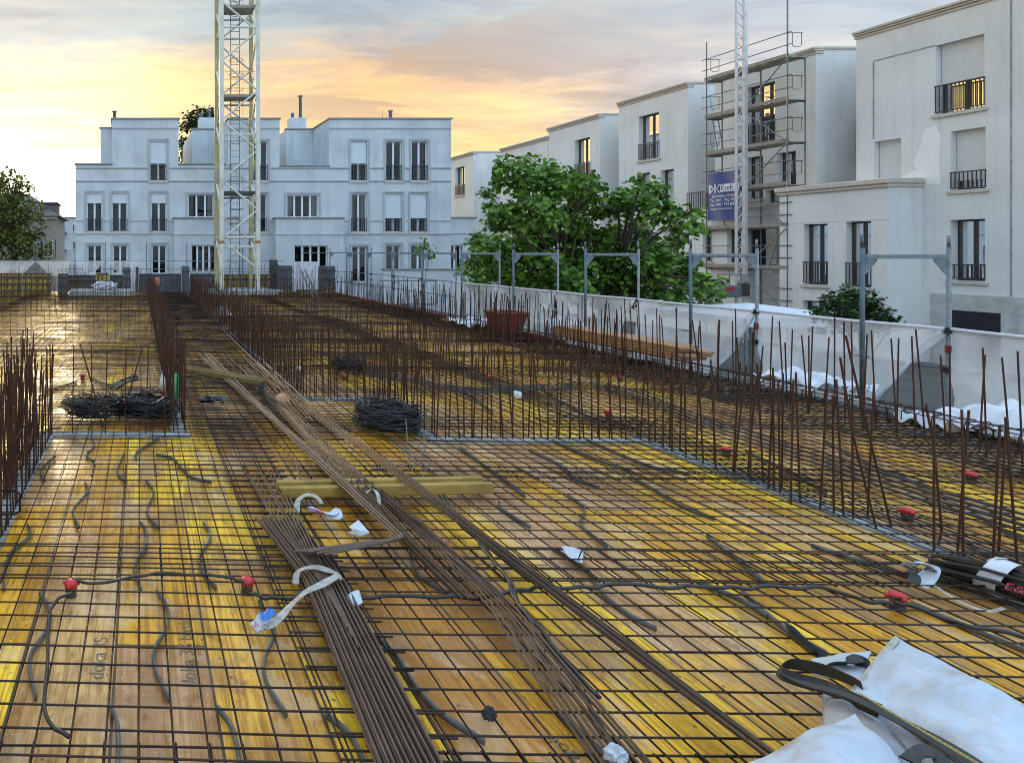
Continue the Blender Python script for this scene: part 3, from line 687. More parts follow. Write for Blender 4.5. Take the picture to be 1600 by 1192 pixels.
# lower terrace of the same house, left of the bay
XT = 27.3
def low_bay(parent, pa, pb, ptop, ws, X=XT, rail=None):
    ya, yb = rY(pb, X), rY(pa, X); zt = rz(pa, ptop, X); T = TR(X)
    m = MB(); wall_panel(m, T, ya, yb, -3, zt, [q for q, k in ws], depth=.3)
    for y in (ya, yb): m.quad((X,y,-3),(RX,y,-3),(RX,y,zt),(X,y,zt))
    m.quad((X,ya,zt),(RX,ya,zt),(RX,yb,zt),(X,yb,zt))
    b = obj('bay', m, M_WALLR, parent)
    c = MB(); c.bbox((X-.1, ya-.08, zt), (RX, yb+.1, zt+.14), .03); obj('coping', c, M_TRIM, b)
    if rail:
        r = MB(); n = int((yb-ya)/.12)
        for i in range(n+1):
            y = ya+(yb-ya)*i/n; r.box((X+.1, y-.012, zt+.14), (X+.125, y+.012, zt+.95))
        r.box((X+.09, ya, zt+.951), (X+.135, yb, zt+1.0)); obj('railing', r, M_RAIL, b)
    for q, k in ws:
        kk = dict(depth=.27, pale=False); kk.update(k); window(parent, T, *q, **kk)
# third house
wC = [(rwin(998, 1030, 183, 252), dict(n=2, rail=.9)), (rwin(997, 1016, 272, 330), dict(n=1)), (rwin(1032, 1053, 267, 330), dict(n=1)), (rwin(1036, 1054, 358, 400), dict(n=1, shutter=1.0))]
hC, _ = row_house('white house rising behind the big tree, left of the scaffold, with one golden reflecting window', 967, 1075, ZC+.05, wC)
low_bay(hC, 1070, 1160, 334, [(rwin(1098, 1113, 357, 408, XT), dict(n=1)), (rwin(1136, 1158, 360, 410, XT), dict(n=2))], rail=True)
# fourth house in two heights
wD = [(rwin(898, 922, 220, 279), dict(n=2, rail=.9)), (rwin(890, 905, 330, 400), dict(n=1))]
hD, _ = row_house('white house with a tall reflecting window, between the tree top and the far row', 857, 937, ZC-.25, wD)
wD2 = [(rwin(794, 804, 251, 285), dict(n=1, shutter=1.0)), (rwin(812, 822, 246, 285), dict(n=1, shutter=1.0)), (rwin(769, 775, 312, 350), dict(n=1, rail=.8)) if False else (rwin(840, 850, 320, 360), dict(n=1))]
hD2, _ = row_house('lower white house partly hidden by the tree crown, with two closed roof-level shutters', 783, 856.6, ZC-.75, wD2)
wE = [(rwin(711.5, 726, 263, 307), dict(n=2, rail=.9)), (rwin(716, 727, 343, 380), dict(n=1)), (rwin(700, 709, 343, 380), dict(n=1))]
hE, _ = row_house('farthest white house of the row, just right of the long apartment building', 690, 740, ZC-.35, wE)
window(hE, lambda a, b, d: (a, rY(740)+d-.02, b), RX+1.5, RX+2.6, 7.2, 9.0, n=1, pale=False, depth=.02, sill=False)

# ------------------------------------------------------------------ old houses at the far left
def gable_house():
    Y = 62.0; t = thing('old_house', 'grey rendered old house with a steep slate roof at the left edge', 'house', (fx(40,Y), Y, -3))
    x0, x1, ze = fx(-60,Y), fx(86,Y), fz(338,Y)
    m = MB(); m.box((x0,Y,-3),(x1,Y+10,ze)); obj('wall', m, M_OLDWALL, t)
    r = MB(); zr = fz(296,Y); e = .5
    A=[(x0-e,Y-e,ze),(x1+e,Y-e,ze),(x1+e,Y+10+e,ze),(x0-e,Y+10+e,ze)]; xr0, xr1 = x0+3, fx(33,Y)
    r.poly([A[0],A[1],(xr1,Y+5,zr),(xr0,Y+5,zr)]); r.poly([A[2],A[3],(xr0,Y+5,zr),(xr1,Y+5,zr)]); r.poly([A[1],A[2],(xr1,Y+5,zr)]); r.poly([A[3],A[0],(xr0,Y+5,zr)]); r.poly(A)
    ro = obj('roof', r, M_SLATEROOF, t)
    d = MB(); d.bbox((fx(66,Y),Y+1.0,fz(333,Y)),(fx(87,Y),Y+4,fz(318,Y)),.05); d.bbox((fx(64,Y),Y+.8,fz(318,Y)),(fx(89,Y),Y+4.2,fz(315,Y)),.05); obj('dormer', d, M_SLATEROOF, ro)
    c = MB(); c.bbox((x0,Y-.25,ze-.3),(x1+.25,Y+.02,ze-.05),.05); obj('eaves_moulding', c, M_TRIM, t)
    T = lambda a,b,d: (a, Y+d-.02, b)
    for px in (62, 76): window(t, T, fx(px,Y), fx(px+7,Y), fz(400,Y), fz(376,Y), n=1, depth=.01, sill=True)
gable_house()
def white_block():
    Y = 85.0; t = thing('town_house', 'small white town house with balconies seen between the grey old house and the apartment building', 'house', (fx(106,Y), Y, -3))
    m = MB(); m.box((fx(88,Y),Y,-3),(fx(124,Y),Y+9,fz(341,Y))); obj('wall', m, M_WALL, t)
    c = MB(); c.bbox((fx(87,Y),Y-.2,fz(341,Y)),(fx(125,Y),Y+9,fz(339,Y)),.05); obj('coping', c, M_CAP, t)
    T = lambda a,b,d: (a, Y+d-.02, b)
    for (px, py) in ((95,350),(95,376),(113.5,376),(113.5,350)): window(t, T, fx(px,Y), fx(px+7,Y), fz(py+13,Y), fz(py,Y), n=2, depth=.01, rail=.8 if py < 370 else 0)
    b = MB(); b.bbox((fx(90,Y),Y-1.2,fz(366,Y)),(fx(104,Y),Y-.03,fz(363,Y)),.03); b.bbox((fx(90,Y),Y-1.2,fz(393,Y)),(fx(104,Y),Y-.03,fz(390,Y)),.03)
    obj('balcony', b, M_DKF, t)
white_block()

# ================================================================== trees
def leaf(mb, p, d, side, s):
    n = len(mb.v); nrm = d.cross(side)
    q = lambda a, b, c: tuple(p+side*(a*s)+d*(b*s)+nrm*(c*s))
    mb.v += [q(0,0,0), q(-.40,.28,-.10), q(-.33,.66,-.14), q(0,1.0,-.10), q(.33,.66,-.14), q(.40,.28,-.10)]
    mb.f += [(n,n+1,n+2,n+3),(n,n+3,n+4,n+5)]
def tree(name, label, cat, base, blobs, leaves, size, lm, trunks=1, tr=.16, seed=1, group=None, droop=.7):
    rg = random.Random(seed); t = thing(name, label, cat, base, group); base = Vector(base)
    tk = MB(); tops = []
    low = min(b[0].z-b[1] for b in blobs)
    ctr = sum((b[0] for b in blobs), Vector())/len(blobs)
    stems = []
    for k in range(trunks):
        off = Vector((rg.uniform(-.5,.5)*(trunks>1), rg.uniform(-.4,.4)*(trunks>1), 0))
        top = Vector((ctr.x+(k-(trunks-1)/2)*1.3, ctr.y+rg.uniform(-.4,.4), low+(ctr.z-low)*.75))
        b0 = base+off; midp = b0.lerp(top,.5)+Vector((rg.uniform(-.2,.2), rg.uniform(-.2,.2), 0))
        tk.tube([b0, midp, top], [tr*1.25, tr, tr*.65], 9); stems.append(top)
    lb = MB()
    for (c, r) in blobs:
        s = min(stems, key=lambda q: (q-c).length)
        st = base.lerp(s, rg.uniform(.55,.98)); m_ = st.lerp(c,.5)+Vector((rg.uniform(-.3,.3),rg.uniform(-.3,.3),.25))*min(1,r)
        lb.tube([st, m_, c], [tr*.45, tr*.30, tr*.12], 6)
        for i in range(6):
            e = c+Vector((rg.gauss(0,1),rg.gauss(0,1),rg.gauss(0,.8))).normalized()*r*.9
            lb.tube([c.lerp(m_,.3), c.lerp(e,.6)+Vector((0,0,.08*r)), e], [tr*.14, tr*.09, tr*.03], 4)
    obj('trunk', tk, M_BARK, t, True); obj('limbs', lb, M_BARK, t, True)
    lv = MB(); tot = sum(r*r for _, r in blobs)
    for (c, r) in blobs:
        for _ in range(max(4, int(leaves*r*r/tot/5))):
            d = Vector((rg.gauss(0,1),rg.gauss(0,1),rg.gauss(0,1))).normalized()
            tip = c+Vector((d.x, d.y, d.z*.85))*r*(rg.uniform(.35,1.0)**.6)*rg.uniform(.85,1.12)
            for _ in range(5):                   # a spray of leaves round each twig tip
                out = Vector((d.x+rg.gauss(0,.7), d.y+rg.gauss(0,.7), d.z*.3-droop+rg.gauss(0,.35))).normalized()
                side = out.cross(Vector((rg.gauss(0,.5),rg.gauss(0,.5),1))).normalized()
                leaf(lv, tip+Vector((rg.gauss(0,1),rg.gauss(0,1),rg.gauss(0,1)))*size*.55, out, side, size*rg.uniform(.6,1.15))
    obj('crown', lv, lm, t)
    return t
def px_blobs(lst, Y, dy, seed):
    rg = random.Random(seed)
    out = []
    for px, py, r in lst:
        y = Y+rg.uniform(-dy,dy)+(max(0, 805-px)*.085 if Y == 22 else 0); out.append((Q(px, py, y), r*y/F))
    return out
bl = [(800,275,30),(845,268,24),(852,292,40),(905,292,26),(930,318,34),(795,335,32),(830,330,40),(880,350,50),(765,385,26),(790,400,40),(750,378,14),(840,420,46),(920,390,48),
      (985,318,32),(1010,300,20),(1035,330,24),(1066,345,18),(985,360,30),(1000,412,46),(1050,415,34),(1075,440,28),(1098,448,14),(950,440,44),(1020,385,26),(880,445,40),(770,440,34),(820,455,34),(1040,452,30),(900,420,40),(960,460,34),(830,375,40),(745,420,22)]
bl2 = [(742,395,9),(738,372,8),(785,258,12),(822,254,10),(862,264,10),(925,285,12),(1000,283,10),(1080,330,10),(1092,352,9),(1078,365,8),(1060,372,10),(1115,452,9),(1122,440,7),(735,408,8),(965,300,10),(893,270,9),(1030,292,9),(757,300,9),(768,322,10),(765,350,9),(1110,470,8),(745,445,10),(940,365,14),(905,345,14)]
tree('broadleaf_tree', 'big green broadleaf tree with large drooping leaves growing behind the debris netting', 'tree', (15.9, 22.2, -3.0), px_blobs([(a, b_, r_*.86) for a, b_, r_ in bl]+bl2, 22, 1.9, 3), 13500, .215, M_LEAF, trunks=3, tr=.14, seed=4, droop=.95)
bs = [(1300,468,12),(1330,462,15),(1352,470,16),(1372,490,14),(1310,485,20),(1345,490,24),(1285,492,12),(1320,502,20),(1365,502,18),(1395,506,10)]
tree('small_tree', 'small dark feathery tree in front of the white bay, poking above the netting', 'tree', (16.6, 15.2, -3.0), px_blobs(bs, 15, .5, 5), 2600, .10, M_LEAFD, tr=.05, seed=8, droop=.1)
bt = [(312,185,20),(296,195,14),(290,225,13),(324,195,20),(330,178,12),(300,250,16),(285,245,8)]
tree('roof_tree', 'dark green tree rising behind the flat roofs just left of the crane', 'tree', (7.2, 58, -3.0), px_blobs(bt, 58, 1.5, 6), 2600, .30, M_LEAFD, tr=.3, seed=9)
bL = [(15,285,26),(35,295,16),(-10,300,40),(10,340,40),(38,355,34),(55,385,24),(20,390,40),(-25,360,50),(68,400,12),(45,330,24),(5,315,30)]
tree('garden_tree', 'bushy olive green tree in front of the grey old house at the left edge', 'tree', (-9.0, 52, -3.0), px_blobs(bL, 52, 2, 7), 5000, .34, M_LEAFY, tr=.3, seed=10)
sp_ = [(664,382,6),(672,392,5),(658,388,4),(668,400,4)]
tree('green_sprig', 'leafy green sprig sticking out beside a scaffold post near the long building', 'plant', (Q(664,470,26).x, 26, -1.2), px_blobs(sp_, 26, .1, 8), 90, .16, M_LEAF, tr=.03, seed=11)

# ================================================================== the slab under construction
DU0, DU1, DV0, DV1 = -12.0, 9.85, -2.5, 35.5
g = MB(); g.box((DU0, DV0, -0.22), (DU1, DV1, 0.0))
deck = obj('deck', g, M_DECK, origin=(0,0,0)); deck.rotation_euler = (0,0,-TH); structure(deck)
deck['label'] = 'deck of wet yellow shuttering panels'
s = MB()                                        # the storey below, so the deck is not floating
for (a, b, c_, d_) in ((DU0+.3, DU1-.4, DV1-.7, DV1-.4), (DU1-.7, DU1-.4, DV0+.3, DV1-.4), (DU0+.3, DU0+.6, DV0+.3, DV1-.4)):
    s.box((a, c_, -3.0), (b, d_, -.225), lambda u, v, z: W(u, v, z))
tag(obj('basement_wall', s, M_CONC), 'grey concrete storey wall carrying the deck below the netting', 'wall')

def stencil(body, px, py, size, rot, m=M_INK, name='stencil', sx=1.0):
    p = P(px, py, .0); M = Matrix.Translation((p.x, p.y, .0018)) @ Matrix.Rotation(R(rot)-TH, 4, 'Z')
    return text_mesh(body, size, M, name, m, deck, .0008, sx=sx)
stencil('doka 3S basic', 285, 1072, .115, 90)
stencil('doka 3S', 138, 1062, .115, 90)
stencil('doka', 1088, 1178, .10, 180-42) if False else stencil('dok', 878, 1172, .10, 112)
stencil('215', 1287, 1018, .10, 0, M_PALEINK)

# concrete wall heads running through the deck (grey strips the starter bars stand in)
WT = .19
def wall_head(u0, v0, u1, v1, label):
    m = MB(); rg = random.Random(label); L = math.hypot(u1-u0, v1-v0); n = max(2, int(L/.22))
    du, dv = (u1-u0)/L, (v1-v0)/L; pu, pv = -dv, du
    fn = lambda s, t: W(u0+du*L*s+pu*WT*(t-.5)+rg.uniform(-.006,.006), v0+dv*L*s+pv*WT*(t-.5)+rg.uniform(-.006,.006), .014+rg.uniform(0,.013))
    m.grid(fn, n, 5)
    for t in (-.5, .5):
        a, b = W(u0+pu*WT*t, v0+pv*WT*t), W(u1+pu*WT*t, v1+pv*WT*t)
        m.quad((a.x,a.y,-.3),(b.x,b.y,-.3),(b.x,b.y,.016),(a.x,a.y,.016))
    return tag(obj('concrete_wall', m, M_CONC), label, 'wall', 'concrete wall heads between the shuttering panels')
UL, UM, UM2, UR1, UR2 = -1.12, .50, 2.40, 3.42, 5.84
VC, VA, VF = 7.80, 9.85, 16.4
wall_head(UL, 2.2, UL, VC+.08, 'grey concrete wall head along the left edge of the picture')
wall_head(UL-.085, VC+.005, UM+.1, VC+.005, 'grey concrete wall head crossing below the two black cable coils on the left')
wall_head(UM-.02, VC+.1, UM-.02, 31, 'grey concrete wall head running back left of the narrow mesh corridor')
wall_head(UM2, VA, UM2, 31, 'grey concrete wall head running back right of the narrow mesh corridor')
wall_head(UM2-.085, VA-.09, UR1+.085, VA-.09, 'short grey concrete wall head crossing behind the middle cable coil')
wall_head(UR1, VA-.18, UR1, VC-.02, 'short grey concrete wall head running towards the camera just behind the middle cable coil')
wall_head(UR1-.085, VC-.11, UR2+.085, VC-.11, 'grey concrete wall head crossing right of the middle cable coil')
wall_head(UR2, VC-.2, UR2, 2.0, 'grey concrete wall head running down to the right edge of the picture')

# ------------------------------------------------------------------ reinforcement mats
def rebar_mat(u0, u1, v0, v1, z, label, su=.15, sv=.15, seed=0, r=.0051, kind='reinforcement mats on the deck', rot=0.0):
    rg = random.Random(seed); m = MB(); cu, cv = (u0+u1)/2, (v0+v1)/2
    c_, s_ = math.cos(rot), math.sin(rot)
    def w(u, v, z): return W(cu+(u-cu)*c_-(v-cv)*s_, cv+(u-cu)*s_+(v-cv)*c_, z)
    ph = rg.uniform(0, 9)
    und = lambda u, v: .006*math.sin(u*1.9+ph)+.005*math.sin(v*2.7+ph*2)
    far = v0 > 11
    n = 4 if far else 6
    nu = int((u1-u0-.04)/su); off = ((u1-u0)-nu*su)/2
    for i in range(nu+1):                        # long bars, away from the camera
        u = u0+off+i*su+rg.uniform(-.004,.004); k = max(2, int((v1-v0)/(.9 if far else .45)))
        d = rg.uniform(-.012,.012)
        m.tube([w(u+d*j/k, v0+(v1-v0)*j/k, z+und(u, v0+(v1-v0)*j/k)) for j in range(k+1)], r, n)
    nv = int((v1-v0-.04)/sv); off = ((v1-v0)-nv*sv)/2
    for i in range(nv+1):
        v = v0+off+i*sv+rg.uniform(-.004,.004); k = max(3, int((u1-u0)/(1.4 if far else .7)))
        d = rg.uniform(-.012,.012); e = rg.uniform(-.01,.01)
        m.tube([w(u0+e+(u1-u0)*j/k, v+d*j/k, z+2*r+und(u0+(u1-u0)*j/k, v)) for j in range(k+1)], r, n)
    return tag(obj('rebar_mat', m, M_REBAR), label, 'rebar mat', kind)
rows_ = [.55+i*1.87 for i in range(18)]
names = ['nearest', 'second', 'third', 'fourth', 'fifth', 'sixth', 'seventh', 'eighth', 'ninth', 'tenth', 'eleventh', 'twelfth', 'thirteenth', 'fourteenth', 'fifteenth', 'sixteenth', 'seventeenth', 'farthest']
for i, v0 in enumerate(rows_):
    v1 = v0+2.30
    cols = [(-5.6, 1.40, 'left'), (.84, 6.30, 'middle'), (5.75, 9.7, 'right')]
    if v0 > 7.7: cols = [(-11.0, -4.9, 'far left'), (-5.4, .5, 'left'), (.55, 6.0, 'middle'), (5.5, 9.7, 'right')]
    for k, (a, b, nm) in enumerate(cols):
        if nm in ('left', 'far left') and v0 > 31: continue
        where = {'left': 'left of the long rods', 'middle': 'right of the long rods', 'right': 'beside the netting', 'far left': 'at the left picture edge'}[nm]
        rebar_mat(a, b, v0, min(v1, 34.6), .050+.019*(i%2)+.009*(k%2), 'rusty welded rebar mat %s, %s row from the camera' % (where, names[i]), seed=i*7+k, rot=hash01('r', i, k)*.008-.004)
# extra steel: the dense corridor and the dark zone beside the netting
for i, v0 in enumerate([7.3+q*3.2 for q in range(8)]):
    rebar_mat(.62, 2.30, v0, v0+3.6, .105, 'close-meshed dark rebar mat in the corridor, %s from its near end' % ('first','second','third','fourth','fifth','sixth','seventh','eighth')[i], su=.15, sv=.11, seed=200+i, kind='extra mats in the corridor')
for i, v0 in enumerate([3.2+q*3.0 for q in range(8)]):
    rebar_mat(8.1, 9.72, v0, v0+3.5, .11, 'upper dark rebar mat on top of another beside the netting, %s from the camera' % ('first','second','third','fourth','fifth','sixth','seventh','eighth')[i], su=.15, sv=.10, seed=300+i, kind='upper mats beside the netting', rot=.012*(hash01('e', i)-.5))
for i, (a, b, v0, v1) in enumerate([(2.5, 6.0, 11.6, 15.8), (-5.2, .4, 12.6, 15.0), (2.5, 6.2, 16.8, 21.5)]):
    rebar_mat(a, b, v0, v1, .115, ('upper rebar mat between the two rows of starter bars in the middle', 'upper rebar mat in the far left bay', 'upper rebar mat far back in the middle bay')[i], su=.15, sv=.12, seed=400+i, kind='extra upper mats')

# stirrup cages along the slab edge
def cage(u, v0, v1, label, w_=.32, h=.20):
    t = thing('edge_cage', label, 'rebar cage', W(u+w_/2, (v0+v1)/2, .0), 'stirrup cages along the slab edge')
    m = MB(); v = v0; rg = random.Random(label)
    while v < v1:
        a = .03; d = rg.uniform(-.03,.03)
        pts = [(u,a),(u,h-.04),(u+.04,h),(u+w_-.04,h),(u+w_,h-.04),(u+w_,a)]
        m.tube([W(x, v+d*(x-u)/w_, .09+z) for x, z in pts], .0055, 5); v += .15+rg.uniform(-.02,.02)
    obj('stirrup', m, M_REBAR, t)
    b = MB()
    for du, z in ((.0, .11), (0, .27), (w_, .11), (w_, .27), (w_/2, .295)):
        b.tube([W(u+du+rg.uniform(-.01,.01), v0+(v1-v0)*j/4, z+rg.uniform(-.01,.01)) for j in range(5)], .007, 5)
    obj('long_bar', b, M_REBAR, t)
for i in range(6):
    v0 = 5.4+i*3.0
    cage(9.25, v0, v0+3.1, 'dark stirrup cage at the slab edge, %s from the camera' % ('first','second','third','fourth','fifth','sixth')[i])

# ------------------------------------------------------------------ starter bars
BARS = []                                        # (size in the picture, points, label, group)
def bar(pts, label, group, r=.0080):
    top = max(p.z for p in pts); Y = max(.5, pts[0].y); px = XV+pts[0].x*F/Y
    vis = 1.0 if -60 < px < 1650 else .01
    BARS.append((vis*(top-.05)*F/Y, pts, label, group, r))
def row(u0, v0, u1, v1, step, label, group, h=1.0, hj=.10, lean=.035, off=(-.055,.055), skip=0.0, seed=0):
    rg = random.Random(seed); L = math.hypot(u1-u0, v1-v0); du, dv = (u1-u0)/L, (v1-v0)/L
    for o in off:
        t = step*.5*rg.random()
        while t < L:
            if rg.random() >= skip:
                u = u0+du*t-dv*o+rg.uniform(-.012,.012); v = v0+dv*t+du*o+rg.uniform(-.012,.012)
                hh = h*(1+rg.uniform(-hj,hj)); lx, ly = rg.gauss(0, lean), rg.gauss(0, lean)
                a = W(u, v, .0); m_ = W(u+lx*hh*.45, v+ly*hh*.45, hh*.5); b = W(u+lx*hh, v+ly*hh, hh)
                bar([a, m_, b], label, group)
            t += step*rg.uniform(.75,1.3)
G1 = 'starter bars along the left edge'
row(UL, 4.5, UL, VC, .115, 'brown rusty starter bar in the thicket at the left picture edge', G1, h=1.05, off=(-.07,.07), seed=1)
row(UL-.22, 4.5, UL-.22, VC, .13, 'brown rusty starter bar in the thicket at the left picture edge', G1, h=1.12, hj=.2, off=(-.05,.06), seed=22, lean=.05)
row(UL-.10, 4.5, UL-.10, VC, .30, 'brown rusty starter bar in the thicket at the left picture edge', G1, h=1.15, off=(-.03,), seed=2, lean=.06)
row(UL+.05, VC, UM-.05, VC, .205, 'rusty starter bar standing over the two black cable coils', 'starter bars over the left cable coils', h=1.08, hj=.05, off=(0,), seed=3, lean=.03)
row(UM-.02, VC+.05, UM-.02, 13, .105, 'rusty starter bar in the dense row left of the corridor', 'starter bars left of the corridor', h=1.02, hj=.12, off=(-.075,.075), seed=4)
row(UM-.02, 13, UM-.02, 31, .16, 'rusty starter bar in the dense row left of the corridor', 'starter bars left of the corridor', h=1.08, hj=.14, off=(-.075,.075), seed=5)
row(UM2, VA, UM2, 15, .11, 'rusty starter bar in the row right of the corridor', 'starter bars right of the corridor', h=1.05, hj=.10, off=(-.07,.07), seed=6)
row(UM2, 15, UM2, 31, .13, 'rusty starter bar in the row right of the corridor', 'starter bars right of the corridor', h=1.1, hj=.15, off=(-.07,.07), seed=7)
row(UM2, VA-.09, UR1, VA-.09, .12, 'rusty starter bar in the short cross row behind the middle cable coil', 'starter bars behind the middle coil', h=1.05, off=(-.06,.06), seed=8)
row(UR1, VA-.1, UR1, VC, .125, 'rusty starter bar in the short row leading to the middle cable coil', 'starter bars beside the middle coil', h=1.05, off=(-.06,.06), seed=9)
row(UR1, VC-.11, UR2, VC-.11, .13, 'rusty starter bar in the cross row right of the middle cable coil', 'starter bars right of the middle coil', h=1.08, hj=.06, off=(-.0,), seed=10)
row(UR1, VC-.11, UR2, VC-.11, .16, 'rusty starter bar in the cross row right of the middle cable coil', 'starter bars right of the middle coil', h=1.0, hj=.1, off=(.06,), seed=11)
row(UR2, 7.6, UR2, 6.0, .17, 'rusty starter bar in the row leading down the right side', 'starter bars down the right side', h=1.05, off=(-.05,.05), seed=12)
row(-6.5, VF, UM, VF, .18, 'rusty starter bar in the far cross row on the left', 'starter bars across the far left bay', h=1.0, off=(-.03,), seed=13)
row(UM2, VF, 9.6, VF, .13, 'rusty starter bar in the far cross row in the middle', 'starter bars across the far middle bay', h=1.1, off=(-.06,.06), seed=14)
row(2.6, VA+1.9, 8.6, VA+1.9, .135, 'rusty starter bar in the second cross row in the middle', 'starter bars across the middle bay', h=1.0, off=(-.05,.05), seed=15)
row(9.1, 6.2, 9.1, 23, .26, 'dark starter bar at the slab edge in front of the netting', 'starter bars along the slab edge', h=1.15, hj=.18, off=(-.09,.09), seed=16)
row(9.1, 9.0, 9.1, 32, .35, 'dark starter bar at the slab edge in front of the netting', 'starter bars along the slab edge', h=1.05, hj=.25, off=(.0,), seed=17)
row(-8, 28.5, UM, 28.5, .2, 'rusty starter bar in the farthest row before the shuttering', 'starter bars before the far shuttering', h=1.35, hj=.25, off=(-.07,.07), seed=27)
row(UM2, 30.4, 9.8, 30.4, .16, 'rusty starter bar in the farthest row before the shuttering', 'starter bars before the far shuttering', h=1.3, hj=.3, off=(-.09,.09), seed=28)
row(-8, 31.0, 2.2, 31.0, .2, 'rusty starter bar in the farthest row before the shuttering', 'starter bars before the far shuttering', h=1.1, hj=.3, off=(-.1,.1), seed=18)
row(2.6, 22.5, 9.6, 22.5, .2, 'rusty starter bar in the farthest row before the shuttering', 'starter bars before the far shuttering', h=1.1, hj=.2, off=(-.06,.06), seed=25)
row(-8, 24, UM, 24, .22, 'rusty starter bar in the farthest row before the shuttering', 'starter bars before the far shuttering', h=1.05, hj=.2, off=(-.05,.05), seed=26)
row(3, 29, 10, 29, .2, 'rusty starter bar in the farthest row before the shuttering', 'starter bars before the far shuttering', h=1.0, hj=.3, off=(-.1,.1), seed=19)
row(-3.6, 32, -3.0, 32, .09, 'rusty starter bar clustered beside the far slate column form', 'starter bars at the far column', h=1.5, off=(-.1,.1), seed=20)
# the irregular bars of the right-hand strip, as the photograph shows each
Gs = 'irregular starter bars on the right concrete strip'
def zb(*pts): return [(1180+.369*a, 460+.369*b) for a, b in pts]
irr = [(zb((80,840),(75,310)), 'a'), (zb((105,850),(98,370)), 'a'), (zb((150,890),(162,365)), 'a'), (zb((190,880),(172,330)), 'a'), (zb((275,910),(305,375)), 'lean'), (zb((333,940),(328,425)), 'a'),
       (zb((375,950),(343,360)), 'a'), (zb((415,960),(410,425)), 'a'), (zb((475,950),(503,385)), 'lean'), (zb((515,1000),(415,600),(372,270)), 'left'), (zb((580,1000),(435,400),(395,175)), 'long'), (zb((757,1100),(757,490)), 'a'),
       (zb((775,1060),(790,1000),(770,640),(750,470)), 'bent'), (zb((855,1110),(905,490)), 'lean'), (zb((880,1130),(880,700),(890,490)), 'a'), (zb((1005,1160),(1035,560)), 'lean'), (zb((1030,1100),(1065,520)), 'lean'), (zb((1115,1190),(1060,520)), 'left')]
lab = {'a': 'upright rusty starter bar on the grey strip at the right', 'lean': 'rusty starter bar leaning right on the grey strip at the right', 'left': 'rusty starter bar leaning left on the grey strip at the right', 'long': 'tallest rusty starter bar, leaning far left across its neighbours on the right strip', 'bent': 'rusty starter bar with a kinked foot on the right strip'}
for pts, k in irr:
    b0 = P(*pts[0], .0); Y = b0.y
    bar([b0]+[Vector(((x-XV)*Y/F, Y+.02*i, H-(y-YV)*Y/F)) for i, (x, y) in enumerate(pts[1:])], lab[k], Gs, .0075)
# tall leaning bars over the left coils
for a, b, l in (((160,668),(125,537),'rusty bar leaning left over the two black cable coils'), ((186,655),(222,545),'rusty bar leaning right over the two black cable coils')):
    b0 = P(*a, .0); Y = b0.y; bar([b0, Q((a[0]+b[0])/2+2, (a[1]+b[1])/2, Y), Q(*b, Y)], l, None, .010)
BARS.sort(key=lambda q: -q[0])
for size, pts, label, group, r in BARS[:300]:
    m = MB(); m.tube(pts, r, 6); tag(obj('starter_bar', m, M_STARTER, origin=pts[0]), label, 'rebar', group)
m = MB()
for size, pts, label, group, r in BARS[300:]: m.tube(pts, r, 4)
if m.v: tag(stuff(obj('starter_bars', m, M_STARTER)), 'distant thicket of rusty starter bars all over the slab', 'rebar')
# distribution bars tied across the starter rows
def dist(u0, v0, u1, v1, z, label):
    rg = random.Random(label+str(z)); m = MB(); n = max(3, int(math.hypot(u1-u0, v1-v0)/.8))
    m.tube([W(u0+(u1-u0)*i/n, v0+(v1-v0)*i/n, z+rg.uniform(-.01,.01)) for i in range(n+1)], .0075, 6)
    tag(obj('distribution_bar', m, M_STARTER), label, 'rebar', 'horizontal bars tied to the starter bars')
for z, w_ in ((.30, 'upper'), (.10, 'lower')):
    dist(-6.5, VF-.05, UM, VF-.05, z, '%s horizontal bar tied across the far starter row on the left' % w_)
    dist(UM2, VF-.05, 9.6, VF-.05, z+.1, '%s horizontal bar tied across the far starter row in the middle' % w_)
    dist(UM2, VA+1.85, 8.4, VA+1.85, z+.05, '%s horizontal bar tied across the second starter row in the middle' % w_)
dist(UL-.04, 4.4, UL-.04, VC, .25, 'long bar tied low along the thicket at the left edge')
dist(UL+.03, 4.4, UL+.03, VC, .55, 'long bar tied at mid height along the thicket at the left edge')
# U-shaped hook poking out of the left thicket
m = MB(); q = [(0,766),(24,766),(31,772),(31,798),(24,803),(0,803)]
Yh = 5.0; m.tube([Q(x, y, Yh) for x, y in q], .009, 7); tag(obj('hook_bar', m, M_REBAR), 'bent U-shaped bar poking out of the thicket at the left edge', 'rebar')

